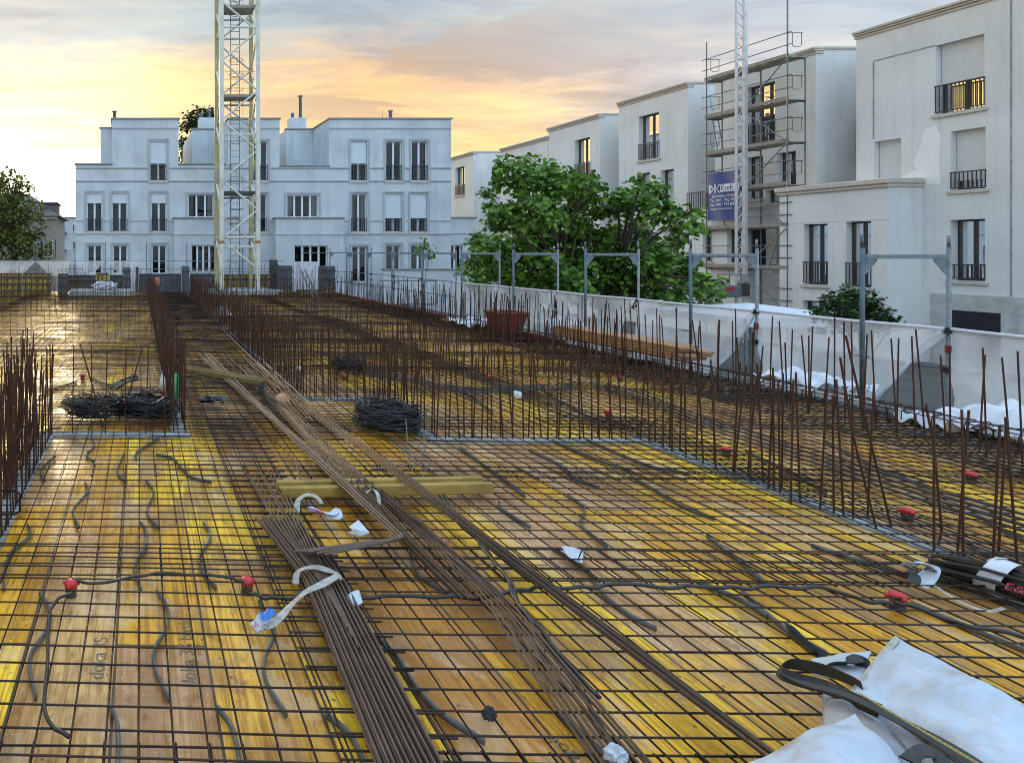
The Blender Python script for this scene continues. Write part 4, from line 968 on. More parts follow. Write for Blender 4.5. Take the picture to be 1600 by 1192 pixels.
# ------------------------------------------------------------------ wavy plastic spacer strips
def smooth(pts, n=6):
    out = []
    for i in range(len(pts)-1):
        p0, p1, p2, p3 = pts[max(i-1,0)], pts[i], pts[i+1], pts[min(i+2,len(pts)-1)]
        for k in range(n):
            t = k/n; out.append(.5*((2*p1)+(p2-p0)*t+(2*p0-5*p1+4*p2-p3)*t*t+(3*p1-p0-3*p2+p3)*t*t*t))
    return out+[pts[-1]]
SP = [[(43,820),(47,837),(17,865),(6,897),(6,920)], [(133,754),(137,768),(116,794),(116,808),(124,823)], [(228,751),(240,768),(230,794),(233,808),(248,824)], [(86,713),(64,734),(70,751)], [(143,680),(147,697),(135,711),(147,721)],
      [(194,708),(183,737),(197,753)], [(248,684),(214,707),(213,717)], [(244,710),(271,717),(288,737),(302,747),(331,753)], [(220,817),(228,828),(228,851),(211,885),(220,920)], [(318,817),(327,831),(327,845),(312,871),(318,897),(337,918)],
      [(62,927),(76,948),(76,980),(50,1019),(47,1048),(56,1090)], [(245,923),(262,951),(260,980),(241,1016),(244,1048),(264,1092)], [(172,1104),(184,1132),(184,1210)], [(341,1106),(365,1142),(377,1210)], [(405,940),(429,985),(414,1027),(416,1064),(447,1116)],
      [(509,1116),(547,1148),(578,1210)], [(568,982),(618,1022),(647,1069),(689,1114),(757,1158)], [(863,857),(917,891),(945,931),(985,962),(1025,982)], [(888,774),(913,794),(908,820),(948,854)], [(828,704),(877,728),(897,748),(937,761)], [(780,785),(786,797),(828,823)],
      [(863,688),(923,714),(985,736)], [(985,743),(1037,774),(1065,791),(1117,811)], [(1105,838),(1148,871),(1199,914)], [(917,688),(1008,726),(1077,740)], [(1094,911),(1151,934),(1200,962)], [(1268,852),(1387,890),(1425,905)], [(1160,925),(1230,985),(1290,1020)], [(1422,943),(1500,975),(1620,1024)],
      [(642,860),(654,897),(702,928)], [(720,700),(760,730),(820,775)], [(872,1112),(905,1142),(960,1192)], [(1165,705),(1230,735),(1290,770)], [(1290,690),(1370,730),(1450,760)], [(55,690),(75,672),(95,668)], [(140,590),(165,600),(190,600)], [(60,620),(90,606),(120,596)],
      [(700,600),(745,625),(770,645)], [(850,612),(900,640),(930,655)], [(505,650),(530,665),(548,672)], [(1520,800),(1570,830),(1620,850)], [(440,1040),(455,1090),(452,1112)] if False else [(1500,840),(1545,870),(1600,905)]]
for i, q in enumerate(SP):
    m = MB(); m.tube(smooth([P(x, y, .024) for x, y in q]), .0165, 6, flat=(1.15, .6))
    near = q[0][1] > 900
    tag(obj('spacer_strip', m, M_GREYP, True and None, smooth=True), 'wavy grey plastic spacer strip in the foreground shuttering' if near else 'wavy grey plastic spacer strip farther back under the mats', 'spacer strip', 'foreground spacer strips' if near else 'farther spacer strips')

# ------------------------------------------------------------------ red ceiling boxes and their conduits
def red_box(px, py, label):
    p = P(px, py+9*(py-YV)/540, 0); t = thing('junction_box', label, 'junction box', (p.x, p.y, 0), 'red capped junction boxes')
    b = MB(); b.lathe([(.036,.0),(.036,.05),(.040,.052),(.040,.06)], (p.x,p.y,0), 18); obj('body', b, M_GREYP, t, True)
    c = MB(); c.lathe([(.041,.0601),(.042,.085),(.036,.098),(.015,.104)], (p.x,p.y,0), 18)
    for a in (.4, 2.6, 4.4): c.tube([(p.x+.030*math.cos(a),p.y+.030*math.sin(a),.075),(p.x+.055*math.cos(a),p.y+.055*math.sin(a),.075)], .014, 8)
    obj('cap', c, M_RED, t, True)
RB = [(111,922,'red capped junction box at the left end of the short black conduit'), (386,918,'red capped junction box left of the tied rod bundle'), (1403,942,'red capped junction box above the white bag'), (1418,806,'red capped junction box behind the leaning bars of the right strip'),
      (1518,748,'red capped junction box nearest the netting at the right'), (1135,708,'red capped junction box beside the grey strip, left of the leaning bars'), (508,713,'red capped junction box between the two long rod bundles'), (538,590,'red capped junction box in front of the small far cable coil'), (650,590,'red capped junction box seen through bars, right of the small far coil'),
      (765,592,'red capped junction box left of the white crumpled plastic'), (951,648,'red capped junction box on a bright yellow panel in the middle'), (847,604,'red capped junction box right of the white crumpled plastic'), (968,592,'red capped junction box far back beside a black cable'), (1044,594,'red capped junction box near the stacked timber'), (129,590,'red capped junction box in the far left bay')]
for q in RB: red_box(*q)
def conduit(pts, label, r=.011, z=.085, wob=.012, name='conduit', m_=None, cat='conduit', group=None):
    rg = random.Random(label); P3 = smooth([P(x, y, z) for x, y in pts], 10)
    ph = [rg.uniform(0,6.3) for _ in range(4)]
    P3 = [p+Vector((wob*.5*math.sin(i*.33+ph[0]), wob*(.6*math.sin(i*.41+ph[1])+.4*math.sin(i*.93+ph[2])), wob*.45*math.sin(i*.57+ph[3]))) for i, p in enumerate(P3)]
    m = MB(); m.tube(P3, r, 7); return tag(obj(name, m, m_ or M_BLACK, smooth=True), label, cat, group)
conduit([(113,905),(150,911),(200,903),(240,896),(300,897),(345,900),(372,906),(384,914)], 'black conduit between the two red boxes on the left', .010, .095, .006)
conduit([(112,926),(92,935),(78,955),(75,1000),(73,1050),(70,1110),(82,1133),(108,1150)], 'black conduit curving down from the left red box, with a grey end', .010, .095, .004)
conduit([(390,926),(420,934),(450,933),(500,925),(560,933),(640,930),(720,934),(800,925),(840,917),(895,919),(950,914),(1050,916),(1110,917),(1170,918),(1230,916),(1300,922),(1345,936),(1390,944)], 'long wavy black conduit crossing under the bundles to the right red box', .012, .090, .014)
conduit([(686,774),(720,820),(752,850),(775,880),(800,915),(815,950),(850,990),(900,1050),(935,1090)], 'black conduit strand running along the rod bundle, upper', .012, .10, .01, group='conduit strands along the rod bundle')
conduit([(694,774),(735,830),(760,862),(790,900),(806,935),(838,985),(880,1040),(925,1110),(960,1170)], 'black conduit strand running along the rod bundle, lower', .012, .10, .01, group='conduit strands along the rod bundle')
for k in range(4):
    o = k*5
    conduit([(560,578+o*.4),(640,590+o*.5),(700,602+o*.5),(770,606+o*.5),(900,598+o*.6),(960,604+o*.6),(1040,628+o),(1110,655+o),(1200,682+o*1.2),(1300,712+o*1.4),(1420,752+o*1.5),(1520,782+o*1.6),(1640,812+o*1.8)], 'black cable of the loose strand sweeping from the far coil to the right edge', .011, .085, .010, 'cable', None, 'cable', 'cables of the long loose strand')
conduit([(430,690),(460,720),(470,750),(480,790)], 'thin black cable between the rod bundles', .008, .09, .01, 'cable', None, 'cable')
conduit([(1398,940),(1440,952),(1500,975),(1560,985),(1620,1000)], 'black conduit leaving the red box above the white bag to the right', .012, .09, .01)

# ------------------------------------------------------------------ cable coils
def coil(px, py, rx, ry, hh, label, n=34, tr=.010, seed=0, tails=(), ang=0.0):
    rg = random.Random(seed); c = P(px, py, 0); t = thing('cable_coil', label, 'cable coil', (c.x, c.y, .07), 'black cable coils')
    m = MB()
    for k in range(n):
        ox, oy = rg.gauss(0, rx*.10), rg.gauss(0, ry*.10); ka, kb = rg.uniform(.55,1.02), rg.uniform(.55,1.02)
        zc = .08+hh*rg.random(); ti, tj = rg.gauss(0,.10), rg.gauss(0,.10); ph = rg.uniform(0,6.3); N = 30
        pts = []
        for i in range(N+1):
            a = 2*math.pi*i/N; x = rx*ka*math.cos(a)+ox; y = ry*kb*math.sin(a)+oy
            w = .02*math.sin(3*a+ph)+.012*math.sin(5*a+ph*2)
            z = max(.07+tr, zc+ti*x+tj*y+w)
            xr = x*math.cos(ang)-y*math.sin(ang); yr = x*math.sin(ang)+y*math.cos(ang)
            pts.append((c.x+xr*(1+w), c.y+yr*(1+w), z))
        m.tube(pts, tr, 5, cap=False)
    obj('cable_loops', m, M_BLACK, t, True)
    for q in tails:
        b = MB(); b.tube(smooth([P(x, y, z) for x, y, z in q], 8), tr*.9, 6); obj('cable_tail', b, M_GREYP, t, True)
    return t
coil(146, 655, .40, .30, .20, 'loose black cable coil, the left one of two on the left strip', 56, .0072, 1, [[(185,618,.2),(165,614,.42),(163,628,.3),(172,640,.2)], [(110,640,.15),(90,636,.1),(70,650,.1)]])
coil(232, 656, .38, .30, .21, 'tight black cable coil, the right one of two on the left strip', 84, .0075, 2)
coil(604, 674, .38, .36, .24, 'black cable coil with grey tails trailing towards the camera, in the middle', 76, .0072, 3,
     [[(634,655,.3),(636,690,.1),(630,705,.09),(640,722,.09),(620,730,.09),(580,732,.09)], [(645,690,.12),(640,705,.09),(648,720,.09),(644,735,.09)], [(650,690,.12),(658,706,.09),(655,722,.09),(662,745,.09)], [(662,680,.12),(664,705,.09),(672,715,.09),(665,735,.09)], [(560,690,.1),(553,700,.09),(550,710,.08)], [(655,655,.2),(668,665,.15),(662,690,.1)]], -.3)
coil(542, 583, .30, .28, .20, 'small black cable coil far back behind the starter bars', 30, .011, 4)
m = MB(); rg = random.Random(5)
for k in range(12):
    a, b = P(170+rg.uniform(0,14), 606+rg.uniform(-3,3), .12+rg.uniform(0,.06)), P(212+rg.uniform(-4,4), 590+rg.uniform(-5,5), .15+rg.uniform(0,.10))
    m.tube([a, a.lerp(b,.5)+Vector((0,0,.03)), b], .012, 5)
tag(obj('conduit_scraps', m, M_BLACK), 'short black conduit lengths lying in a pile behind the left coils', 'conduit')

# ------------------------------------------------------------------ rod bundles
def rods(parent, paths, m_, r=.0062):
    for pts in paths:
        b = MB(); b.tube(pts, r, 7); obj('rod', b, m_, parent)
def lerp2(a, b, t): return (a[0]+(b[0]-a[0])*t, a[1]+(b[1]-a[1])*t)
t1 = thing('rod_bundle', 'thick bundle of brown steel rods tied with a dirty white strap in the foreground', 'rod bundle', P(520, 960, .07))
rg = random.Random(31); paths = []
for k in range(30):
    s = (k+.5)/30+rg.uniform(-.012,.012); lay = k%3
    top = lerp2((398,808),(460,802),s); mid = lerp2((474,905),(538,905),s); bot = lerp2((592,1205),(700,1205),s)
    e = rg.uniform(-.03,.10); top = lerp2(top, mid, e) if e > 0 else top
    z = .085+.013*lay+rg.uniform(0,.004)
    paths.append([P(*top, z), P(*lerp2(top,mid,.5), z), P(*mid, z+.006), P(*lerp2(mid,bot,.5), z), P(*bot, z)])
for k in range(8):
    top = (384+k*7+rg.uniform(-2,2), 738+rg.uniform(-4,6)); mid = lerp2((440,830),(478,828), k/7); bot = lerp2((500,905),(560,1010), k/7)
    z = .126; paths.append([P(*top, .10), P(*mid, z), P(*bot, z)])
rods(t1, paths, M_ROD)
def ribbon(pts, w, name, m_, parent=None, tw=0.0, n=8, th=.003, t0=0.0):
    p = smooth([Vector(q) for q in pts], n); m = MB()
    up = []
    for i, q in enumerate(p):
        d = (p[min(i+1,len(p)-1)]-p[max(i-1,0)]).normalized(); s = d.cross(Vector((0,0,1)))
        s = s.normalized() if s.length > .05 else Vector((1,0,0))
        a = t0+tw*math.sin(i*.22); up.append((s*math.cos(a)+Vector((0,0,1))*math.sin(a)).normalized())
    for i in range(len(p)-1):
        a, b = up[i]*(w/2), up[i+1]*(w/2)
        for o_ in (0, th): 
            z = Vector((0,0,o_)); m.quad(p[i]-a+z, p[i]+a+z, p[i+1]+b+z, p[i+1]-b+z)
        for sg in (-1, 1):
            z = Vector((0,0,th)); m.quad(p[i]+a*sg, p[i+1]+b*sg, p[i+1]+b*sg+z, p[i]+a*sg+z)
    return obj(name, m, m_, parent, True)
def Pz(l): return [P(*q) for q in l]
ribbon(Pz([(462,912,.09),(466,893,.14),(490,886,.150),(512,891,.150),(527,897,.14),(530,905,.12)]), .042, 'strap', M_TAPE, t1, .3)
ribbon(Pz([(528,899,.155),(505,912,.16),(478,925,.155),(455,945,.135),(440,962,.12),(424,976,.12),(412,982,.115)]), .042, 'strap', M_TAPE, t1, .35)
def patch(quad, name, m_, curl=.015):
    a, b_, c_, d_ = [P(*q) for q in quad]; m = MB()
    m.grid(lambda s, t: a.lerp(b_,s).lerp(d_.lerp(c_,s),t)+Vector((0,0,curl*math.sin(s*3)*math.sin(t*3)+.006*math.sin(s*11+t*7))), 10, 6)
    return obj(name, m, m_, t1, True)
patch([(391,975,.12),(407,955,.16),(428,966,.14),(404,988,.10)], 'strap_end', M_PAPER)
patch([(404,958,.168),(424,949,.165),(433,960,.155),(414,970,.16)], 'blue_band', M_BLUE)
patch([(396,981,.10),(420,974,.13),(416,984,.11),(398,990,.09)], 'strap_end', M_TAPE)
text_mesh('ad', .045, Matrix.Translation(P(399,981,.150)) @ Matrix.Rotation(R(50),4,'Z') @ Matrix.Rotation(R(20),4,'X'), 'lettering', M_REDPRINT, t1)

t2 = thing('rod_bundle', 'long bundle of steel rods with L-shaped hooked ends, lying across the beam', 'rod bundle', P(520, 740, .07))
rg = random.Random(32); paths = []
for k in range(15):
    c_, l_ = k%5, k//5
    s = c_/4; far = lerp2((312,556),(332,556),s); far = (far[0]+rg.uniform(-2,2), far[1]+rg.uniform(-4,6))
    near = (624+4*l_, 843-2*l_); z = .125+.026*c_+.008*l_; zf = .11+.012*l_
    end = (478+6*c_-8*l_+rg.uniform(-8,8), 866-2*l_)
    A, B, C_ = P(*far, zf), P(*near, z), P(*end, z+rg.uniform(-.01,.01))
    mid1, mid2 = A.lerp(B,.4), A.lerp(B,.75); mid1.z = .12+.012*l_; mid2.z = .165+.016*l_
    d1 = (B-A).normalized(); d2 = (C_-B).normalized(); rr = .05
    paths_h = [A, mid1, mid2, B-d1*rr, B-d1*rr*.35+d2*rr*.1, B+d2*rr*.35-d1*.0, B+d2*rr*1.1, C_]; paths.append(paths_h)
rods(t2, paths, M_ROD, .0085)
g_ = MB(); g_.quad(P(545,823,.235), P(560,812,.25), P(578,832,.235), P(562,838,.20)); tg = obj('paper_tag', g_, M_PAPER, t2)
g_ = MB(); g_.quad(P(542,832,.20), P(556,826,.24), P(562,837,.235), P(548,838,.19)); obj('paper_tag', g_, M_TAPE, t2)
ribbon(Pz([(572,770,.21),(582,764,.235),(590,772,.22),(593,790,.15)]), .03, 'strap', M_TAPE, t2, .5)

t3 = thing('rod_bundle', 'long fanned bundle of thin steel rods reaching the bottom of the picture', 'rod bundle', P(600, 740, .07))
rg = random.Random(33); paths = []
def fan(n, far, mids, near, w0, w1, z=.10):
    for k in range(n):
        s = (k/(max(1,n-1))-.5)
        pts = [(far[0]+s*w0+rg.uniform(-2,2), far[1]+rg.uniform(-5,5))]+[(q[0]+s*(w0+(w1-w0)*(q[1]-far[1])/(near[1]-far[1])), q[1]) for q in mids]+[(near[0]+s*w1, near[1]+rg.uniform(-4,4))]
        zz = z+.013*(k%2)
        P3 = [P(x, y, zz+(.05 if 700 < y < 800 else 0)) for x, y in pts]
        paths.append(smooth(P3, 4))
fan(5, (352,556), [(440,640),(530,735),(590,790),(640,848)], (728,932), 12, 22)
fan(5, (384,560), [(452,640),(548,735),(628,800),(760,925),(850,1050)], (962,1205), 14, 44)
fan(4, (380,575), [(462,655),(560,745),(650,820),(770,925),(880,1050)], (1012,1205), 10, 30, .115)
fan(5, (400,572), [(478,635),(590,715),(700,798),(860,919),(1030,1047)], (1212,1186), 16, 26, .125)
fan(4, (405,560), [(430,590),(452,625)], (478,655), 20, 24, .13)
rods(t3, paths, M_RODD, .0070)
t4 = thing('steel_rod', 'long single steel rod lying along the right edge of the corridor', 'rod', P(400, 560, .12))
rods(t4, [[P(345,512,.13), P(390,556,.13), P(440,602,.125)]], M_ROD, .010)
t4 = thing('steel_rod', 'second steel rod lying beside the first at the corridor edge, nearer the camera', 'rod', P(420, 590, .12))
rods(t4, [[P(404,556,.14), P(440,590,.14), P(488,634,.125)]], M_ROD, .010)

# ------------------------------------------------------------------ yellow timber beams
def beam(a, b, label, h=.10, w=.20, fl=.045):
    """H-section timber beam on its side: two flanges and a web, from point a to b"""
    wood = M_OLIVE if 'aslant' in label else M_PLY
    a, b = Vector(a), Vector(b); d = (b-a); L = d.length; d.normalize(); s = Vector((-d.y, d.x, 0)); z0 = a.z
    T = lambda x, y, z: a+d*x+s*y+Vector((0,0,z))
    t = thing('timber_beam', label, 'beam', a.lerp(b,.5), None)
    for y in (0, w-fl):
        m = MB(); m.bbox((0,y,0),(L,y+fl,h),.012,T); obj('flange', m, wood, t)
    m = MB(); m.bbox((.015,fl,h*.36),(L-.015,w-fl,h*.64),.004,T); obj('web', m, wood, t)
    return t
beam(P(441,780,.072), P(773,772,.072), 'yellow H-section timber beam lying across under the hooked rod bundle')
beam(P(416,601,.085), P(291,579,.085), 'yellow H-section timber beam lying aslant in the corridor under the far rod ends')

# ------------------------------------------------------------------ loose bits on the slab
def flat_paper(quad, z, label, name='paper_tag', m_=None, cat='paper tag', curl=.02):
    a, b, c_, d = [P(x, y, z) for x, y in quad]; m = MB()
    m.grid(lambda s, t: a.lerp(b,s).lerp(d.lerp(c_,s),t)+Vector((0,0,curl*math.sin(s*2.5)*math.cos(t*2+.4))), 6, 4)
    o = obj(name, m, m_ or M_PAPER, smooth=True); so = o.modifiers.new('thickness', 'SOLIDIFY'); so.thickness = .002
    return tag(o, label, cat)
flat_paper([(541,932),(561,925),(567,939),(549,946)], .11, 'pale blue paper tag right of the tied rod bundle')
flat_paper([(876,853),(912,864),(910,878),(886,868)], .09, 'white paper label lying on the mesh right of the bundles')
m = MB(); m.tube(Pz([(918,854,.09),(908,862,.15),(904,872,.10)]), .004, 5); tag(obj('tie_wire', m, M_BLACK), 'bent black tie wire by the white paper label', 'wire')
def crumple(px, py, rx, ry, rz, z, label, m_, name, cat, seed, amp=.35, nu=34, nv=18):
    rg = random.Random(seed); c = P(px, py, z); ph = [rg.uniform(0,6) for _ in range(6)]; m = MB()
    def fn(s, t):
        a, b = 2*math.pi*s, math.pi*(t-.5)
        dv = Vector((math.cos(b)*math.cos(a), math.cos(b)*math.sin(a), math.sin(b))); k = .75+amp*(mnoise.ridged_multi_fractal(dv*1.3+Vector((seed*5.3,0,0)), .8, 2.1, 4, 1.0, 1.5)-.8)*.9
        return (c.x+rx*k*math.cos(b)*math.cos(a), c.y+ry*k*math.cos(b)*math.sin(a), c.z+max(0, rz*(math.sin(b)*k+.8)))
    m.grid(fn, nu, nv); return tag(obj(name, m, m_), label, cat)
def drape_tri(a, b, top, z, label):
    A, B = P(*a, z), P(*b, z); Y = A.y; T3 = Q(*top, Y+.15); rg = random.Random(label); m = MB()
    m.grid(lambda s, t: A.lerp(B,s).lerp(T3,t)+Vector((0,.10*math.sin(s*14)*(1-t),.03*math.sin(s*9+t*5))), 20, 10)
    m.grid(lambda s, t: (A+Vector((0,.6,0))).lerp(B+Vector((0,.5,0)),s).lerp(T3,t)+Vector((0,.06*math.sin(s*11)*(1-t),0)), 20, 10)
    return tag(obj('plastic_bag', m, M_SHEET), label, 'bag')
crumple(808, 622, .07, .06, .06, .09, 'crumpled white plastic scrap lying on the mesh in the middle', M_SHEET, 'plastic_scrap', 'litter', 1)
crumple(764, 1124, .030, .022, .035, .06, 'small dark grey fibre tuft on a foreground panel', M_STRAP, 'fibre_tuft', 'litter', 2, .5)
drape_tri((336,494),(370,494),(340,477), .10, 'white crumpled plastic bag beyond the corridor, left of the crane')
crumple(325, 628, .15, .09, .05, .10, 'dark wrinkled cloth scrap left of the long rods', M_BLACK, 'cloth_scrap', 'litter', 4, .6)
crumple(347, 628, .07, .05, .05, .10, 'blue-grey wrinkled scrap beside the dark cloth', M_BLUEP, 'cloth_scrap', 'litter', 5)
crumple(408, 618, .05, .05, .10, .10, 'small upright grey scrap between the far rods', M_STRAP, 'cloth_scrap', 'litter', 6)
flat_paper([(430,620),(446,618),(456,628),(436,629)], .12, 'brown torn paper scrap beside the long rods', 'paper_scrap', M_WOOD, 'litter', .05)
crumple(466, 579, .05, .04, .05, .09, 'white and green scrap behind the starter bars near the far coil', M_SHEET, 'plastic_scrap', 'litter', 8)
crumple(962, 1196, .045, .04, .05, .08, 'torn white paper scrap at the bottom edge of the picture', M_PAPER, 'paper_scrap', 'litter', 9)
crumple(1200, 642, .10, .05, .04, .12, 'grey scrap lying among the mats left of the leaning bars', M_PAPER, 'paper_scrap', 'litter', 10) if False else None
# tape loop with lettering
tl = thing('tape_roll_end', 'tangled loop of dirty printed tape beside the yellow beam', 'tape', P(500, 800, .08))
ribbon(Pz([(464,800,.10),(466,782,.16),(480,773,.18),(495,777,.17),(503,787,.13)]), .045, 'tape', M_TAPE, tl, .2)
ribbon(Pz([(484,792,.115),(500,798,.13),(518,803,.115),(527,797,.11),(529,808,.09),(510,806,.10)]), .05, 'tape', M_PAPER, tl, .3)
ribbon(Pz([(482,795,.125),(488,797,.140),(494,799,.138)]), .055, 'blue_band', M_BLUE, tl, .1)
text_mesh('FLIP', .05, Matrix.Translation(P(487,800,.150)) @ Matrix.Rotation(R(-18),4,'Z') @ Matrix.Rotation(R(35),4,'X'), 'lettering', M_REDPRINT, tl)
# bottle and green tubes
bp = P(254, 628, .07); t = thing('bottle', 'plastic bottle of orange drink with a blue cap beside the left starter bars', 'bottle', bp)
M_ORANGE = mat('orange_drink', (0.60, 0.16, 0.015), 0.15); M_CLOUDY = mat('cloudy_plastic', (0.62, 0.58, 0.50), 0.25)
b = MB(); b.lathe([(.042,0),(.046,.01),(.046,.17),(.044,.20)], bp, 16); obj('drink', b, M_ORANGE, t, True)
b = MB(); b.lathe([(.044,.2005),(.046,.25),(.040,.32),(.020,.38),(.018,.40)], bp, 16); obj('bottle_neck', b, M_CLOUDY, t, True)
b = MB(); b.lathe([(.021,.4005),(.021,.43),(.018,.433)], bp, 14); obj('cap', b, M_BLUE, t, True)
M_GREEN = mat('green_plastic', (0.10, 0.36, 0.14), 0.4)
for dx, l in ((0,'green plastic tube standing left of its twin behind the bottle'),(6,'green plastic tube standing right of its twin behind the bottle')):
    q = P(274+dx, 628, .07); m = MB(); m.tube([q, q+Vector((.0,.01,.18)), q+Vector((.005,.01,.40))], .018, 9); tag(obj('plastic_tube', m, M_GREEN, smooth=True), l, 'tube', 'green tubes behind the bottle')

# roll of black strip with printed tape at the right edge
t = thing('strip_roll', 'thick roll of black plastic strips bound with white printed tape at the right edge', 'roll', P(1585, 950, .06))
rg = random.Random(40)
for k in range(34):
    a = rg.uniform(0,6.28); rr = .10*math.sqrt(rg.random()); m = MB() if k == 0 else m
    o1 = Vector((rr*math.cos(a)*.6, rr*math.cos(a)*.8, .12+rr*math.sin(a)))
    A, B = P(1490+rg.uniform(-45,10), 905, 0), P(1680, 980, 0)
    m.tube([A+o1*.75, A.lerp(B,.4)+o1, B+o1], .012, 5)
obj('strips', m, M_BLACK, t)
A, B = P(1490,905,0), P(1680,980,0); d = (B-A).normalized(); c0 = A.lerp(B,.47)+Vector((0,0,.12)); s = d.cross(Vector((0,0,1))).normalized()
m = MB(); m.grid(lambda u, v: c0+d*((v-.5)*.11+.02*math.sin(u*12))+(s*math.cos(u*6.283)+Vector((0,0,1))*math.sin(u*6.283))*.128, 28, 3); obj('tape', m, M_SHEET, t, True)
ribbon([c0-d*.02-s*.0+Vector((0,0,.13)), c0-d*.10-s*.02+Vector((-.02,-.04,.10)), c0-d*.16+Vector((-.02,-.10,.02)), c0-d*.14+Vector((0,-.15,-.06))], .075, 'tape', M_SHEET, t, .3)
nn = (Vector((0,0,1))*.8-Vector((0,1,0))*.6)
text_mesh('HL', .07, Matrix.Translation(c0+d*.0+Vector((-.02,-.09,.105))) @ Matrix.Rotation(R(-60),4,'Z') @ Matrix.Rotation(R(30),4,'X'), 'lettering', M_REDPRINT, t)
text_mesh('E&', .07, Matrix.Translation(c0+Vector((-.17,-.11,.015))) @ Matrix.Rotation(R(-70),4,'Z') @ Matrix.Rotation(R(35),4,'X'), 'lettering', M_REDPRINT, t)
t = thing('printed_tape', 'crumpled grey printed tape end beside the grey strip at the right', 'tape', P(1440, 895, .08))
ribbon(Pz([(1418,884,.15),(1432,880,.19),(1447,883,.17),(1456,890,.14),(1446,905,.10),(1432,912,.09)]), .08, 'tape', M_PAPER, t, .4)
ribbon(Pz([(1422,890,.10),(1430,900,.12),(1428,912,.09)]), .05, 'tape', M_STRAP, t, .3)
ribbon(Pz([(1448,905,.085),(1475,925,.08),(1510,945,.08),(1545,955,.09),(1568,950,.12)]), .025, 'tape', M_TAPE, t, .2)

# ------------------------------------------------------------------ white builder's bag in the near right corner
def sheet(name, fn, m_, parent, nu=40, nv=28, th=.004, seed=0, amp=.012):
    rg = random.Random(seed); W_ = [(rg.uniform(2,9), rg.uniform(2,9), rg.uniform(0,6.3), rg.uniform(.3,1)) for _ in range(9)]
    def f(s, t):
        p = fn(s, t); k = sum(w*math.sin(a*s+b*t+c_) for a, b, c_, w in W_)/3
        q = Vector((p.x*3.2+seed*7.1, p.y*3.2, seed*3.3)); k = k*.6+1.5*(mnoise.ridged_multi_fractal(q, .9, 2.2, 4, 1.0, 1.6)-1.0)*.55+.12*mnoise.turbulence(q*2.3, 3, True)
        e = min(1, 6*min(s, 1-s)+.25)*min(1, 6*min(t, 1-t)+.25)
        return p+Vector((0,0,amp*k*e))
    m = MB(); m.grid(f, nu, nv); o = obj(name, m, m_, parent, True)
    so = o.modifiers.new('thickness', 'SOLIDIFY'); so.thickness = th
    return o
bag = thing('builders_bag', 'folded white builders bag with black lifting straps in the near right corner', 'bag', P(1480, 1150, .06))
def quadfn(A, B, C_, D, bul=0.0): return lambda s, t: A.lerp(B,s).lerp(D.lerp(C_,s),t)+Vector((0,0,bul*math.sin(math.pi*s)*math.sin(math.pi*t)))
# upper panel: top edge at the back, hanging down to the strap line
sheet('bag_panel', quadfn(P(1400,996,.36), P(1650,1140,.40), P(1660,1300,.34), P(1331,1082,.26), .05), M_WHITE, bag, 80, 60, .012, 1, .044)
ribbon(Pz([(1401,998,.368),(1385,1016,.35),(1364,1042,.315),(1347,1064,.288),(1334,1082,.270)]), .022, 'hem', M_TAPE, bag, .05)
sheet('bag_panel', quadfn(P(1404,998,.355), P(1650,1142,.395), P(1660,1160,.05), P(1400,1040,.05), .0), M_WHITE, bag, 30, 12, .006, 2, .012)   # back of the fold
sheet('bag_panel', quadfn(P(1331,1084,.26), P(1640,1290,.32), P(1640,1400,.24), P(1290,1110,.12), .02), M_WHITE, bag, 36, 14, .006, 7, .016)
sheet('bag_panel', quadfn(P(1288,1085,.16), P(1345,1095,.24), P(1480,1250,.26), P(1290,1150,.10), .05), M_WHITE, bag, 24, 18, .008, 3, .020)
sheet('bag_panel', quadfn(P(1338,1118,.30), P(1440,1230,.34), P(1300,1330,.30), P(1172,1196,.16), .07), M_WHITE, bag, 60, 46, .012, 4, .046)
sheet('bag_panel', quadfn(P(1338,1120,.298), P(1172,1198,.158), P(1176,1210,.05), P(1300,1150,.05), .0), M_WHITE, bag, 20, 10, .006, 5, .012)
sheet('bag_panel', quadfn(P(1268,1030,.16), P(1362,1018,.24), P(1345,1066,.24), P(1272,1056,.12), .03), M_WHITE, bag, 18, 12, .006, 6, .016)
def webbing(pts, w, tw=.25, parent=bag, t0=0.0):
    o = ribbon(pts, w, 'strap', M_STRAP, parent, tw, 10, .006, t0); return o
webbing(Pz([(1222,1050,.19),(1240,1060,.20),(1270,1072,.235),(1330,1090,.30),(1420,1134,.345),(1500,1180,.37),(1600,1250,.40)]), .068, .10)
webbing(Pz([(1375,1112,.30),(1330,1092,.262),(1290,1074,.225),(1245,1062,.20),(1221,1052,.19),(1219,1043,.185),(1240,1038,.20),(1290,1048,.25),(1330,1064,.285),(1348,1076,.29)]), .055, .12, t0=1.25)
webbing(Pz([(1292,1028,.10),(1262,1010,.10),(1236,986,.10),(1230,982,.12),(1238,996,.11),(1275,1022,.10)]), .05, .15, t0=1.1)
webbing(Pz([(1300,1040,.20),(1325,1034,.26),(1345,1030,.27),(1348,1044,.24)]), .05, .2)
webbing(Pz([(1420,1190,.37),(1432,1178,.385),(1455,1176,.385),(1480,1200,.36)]), .05, .3)
m = MB()
for k in range(70):
    s_ = k/69; q = lerp2((1335,1086),(1600,1243), s_); z = .318+.105*s_
    p = P(q[0]+2, q[1]-5, z+.012); m.tube([p, p+Vector((.010,-.008,.003))], .0022, 4)
obj('stitching', m, M_STITCH, bag)

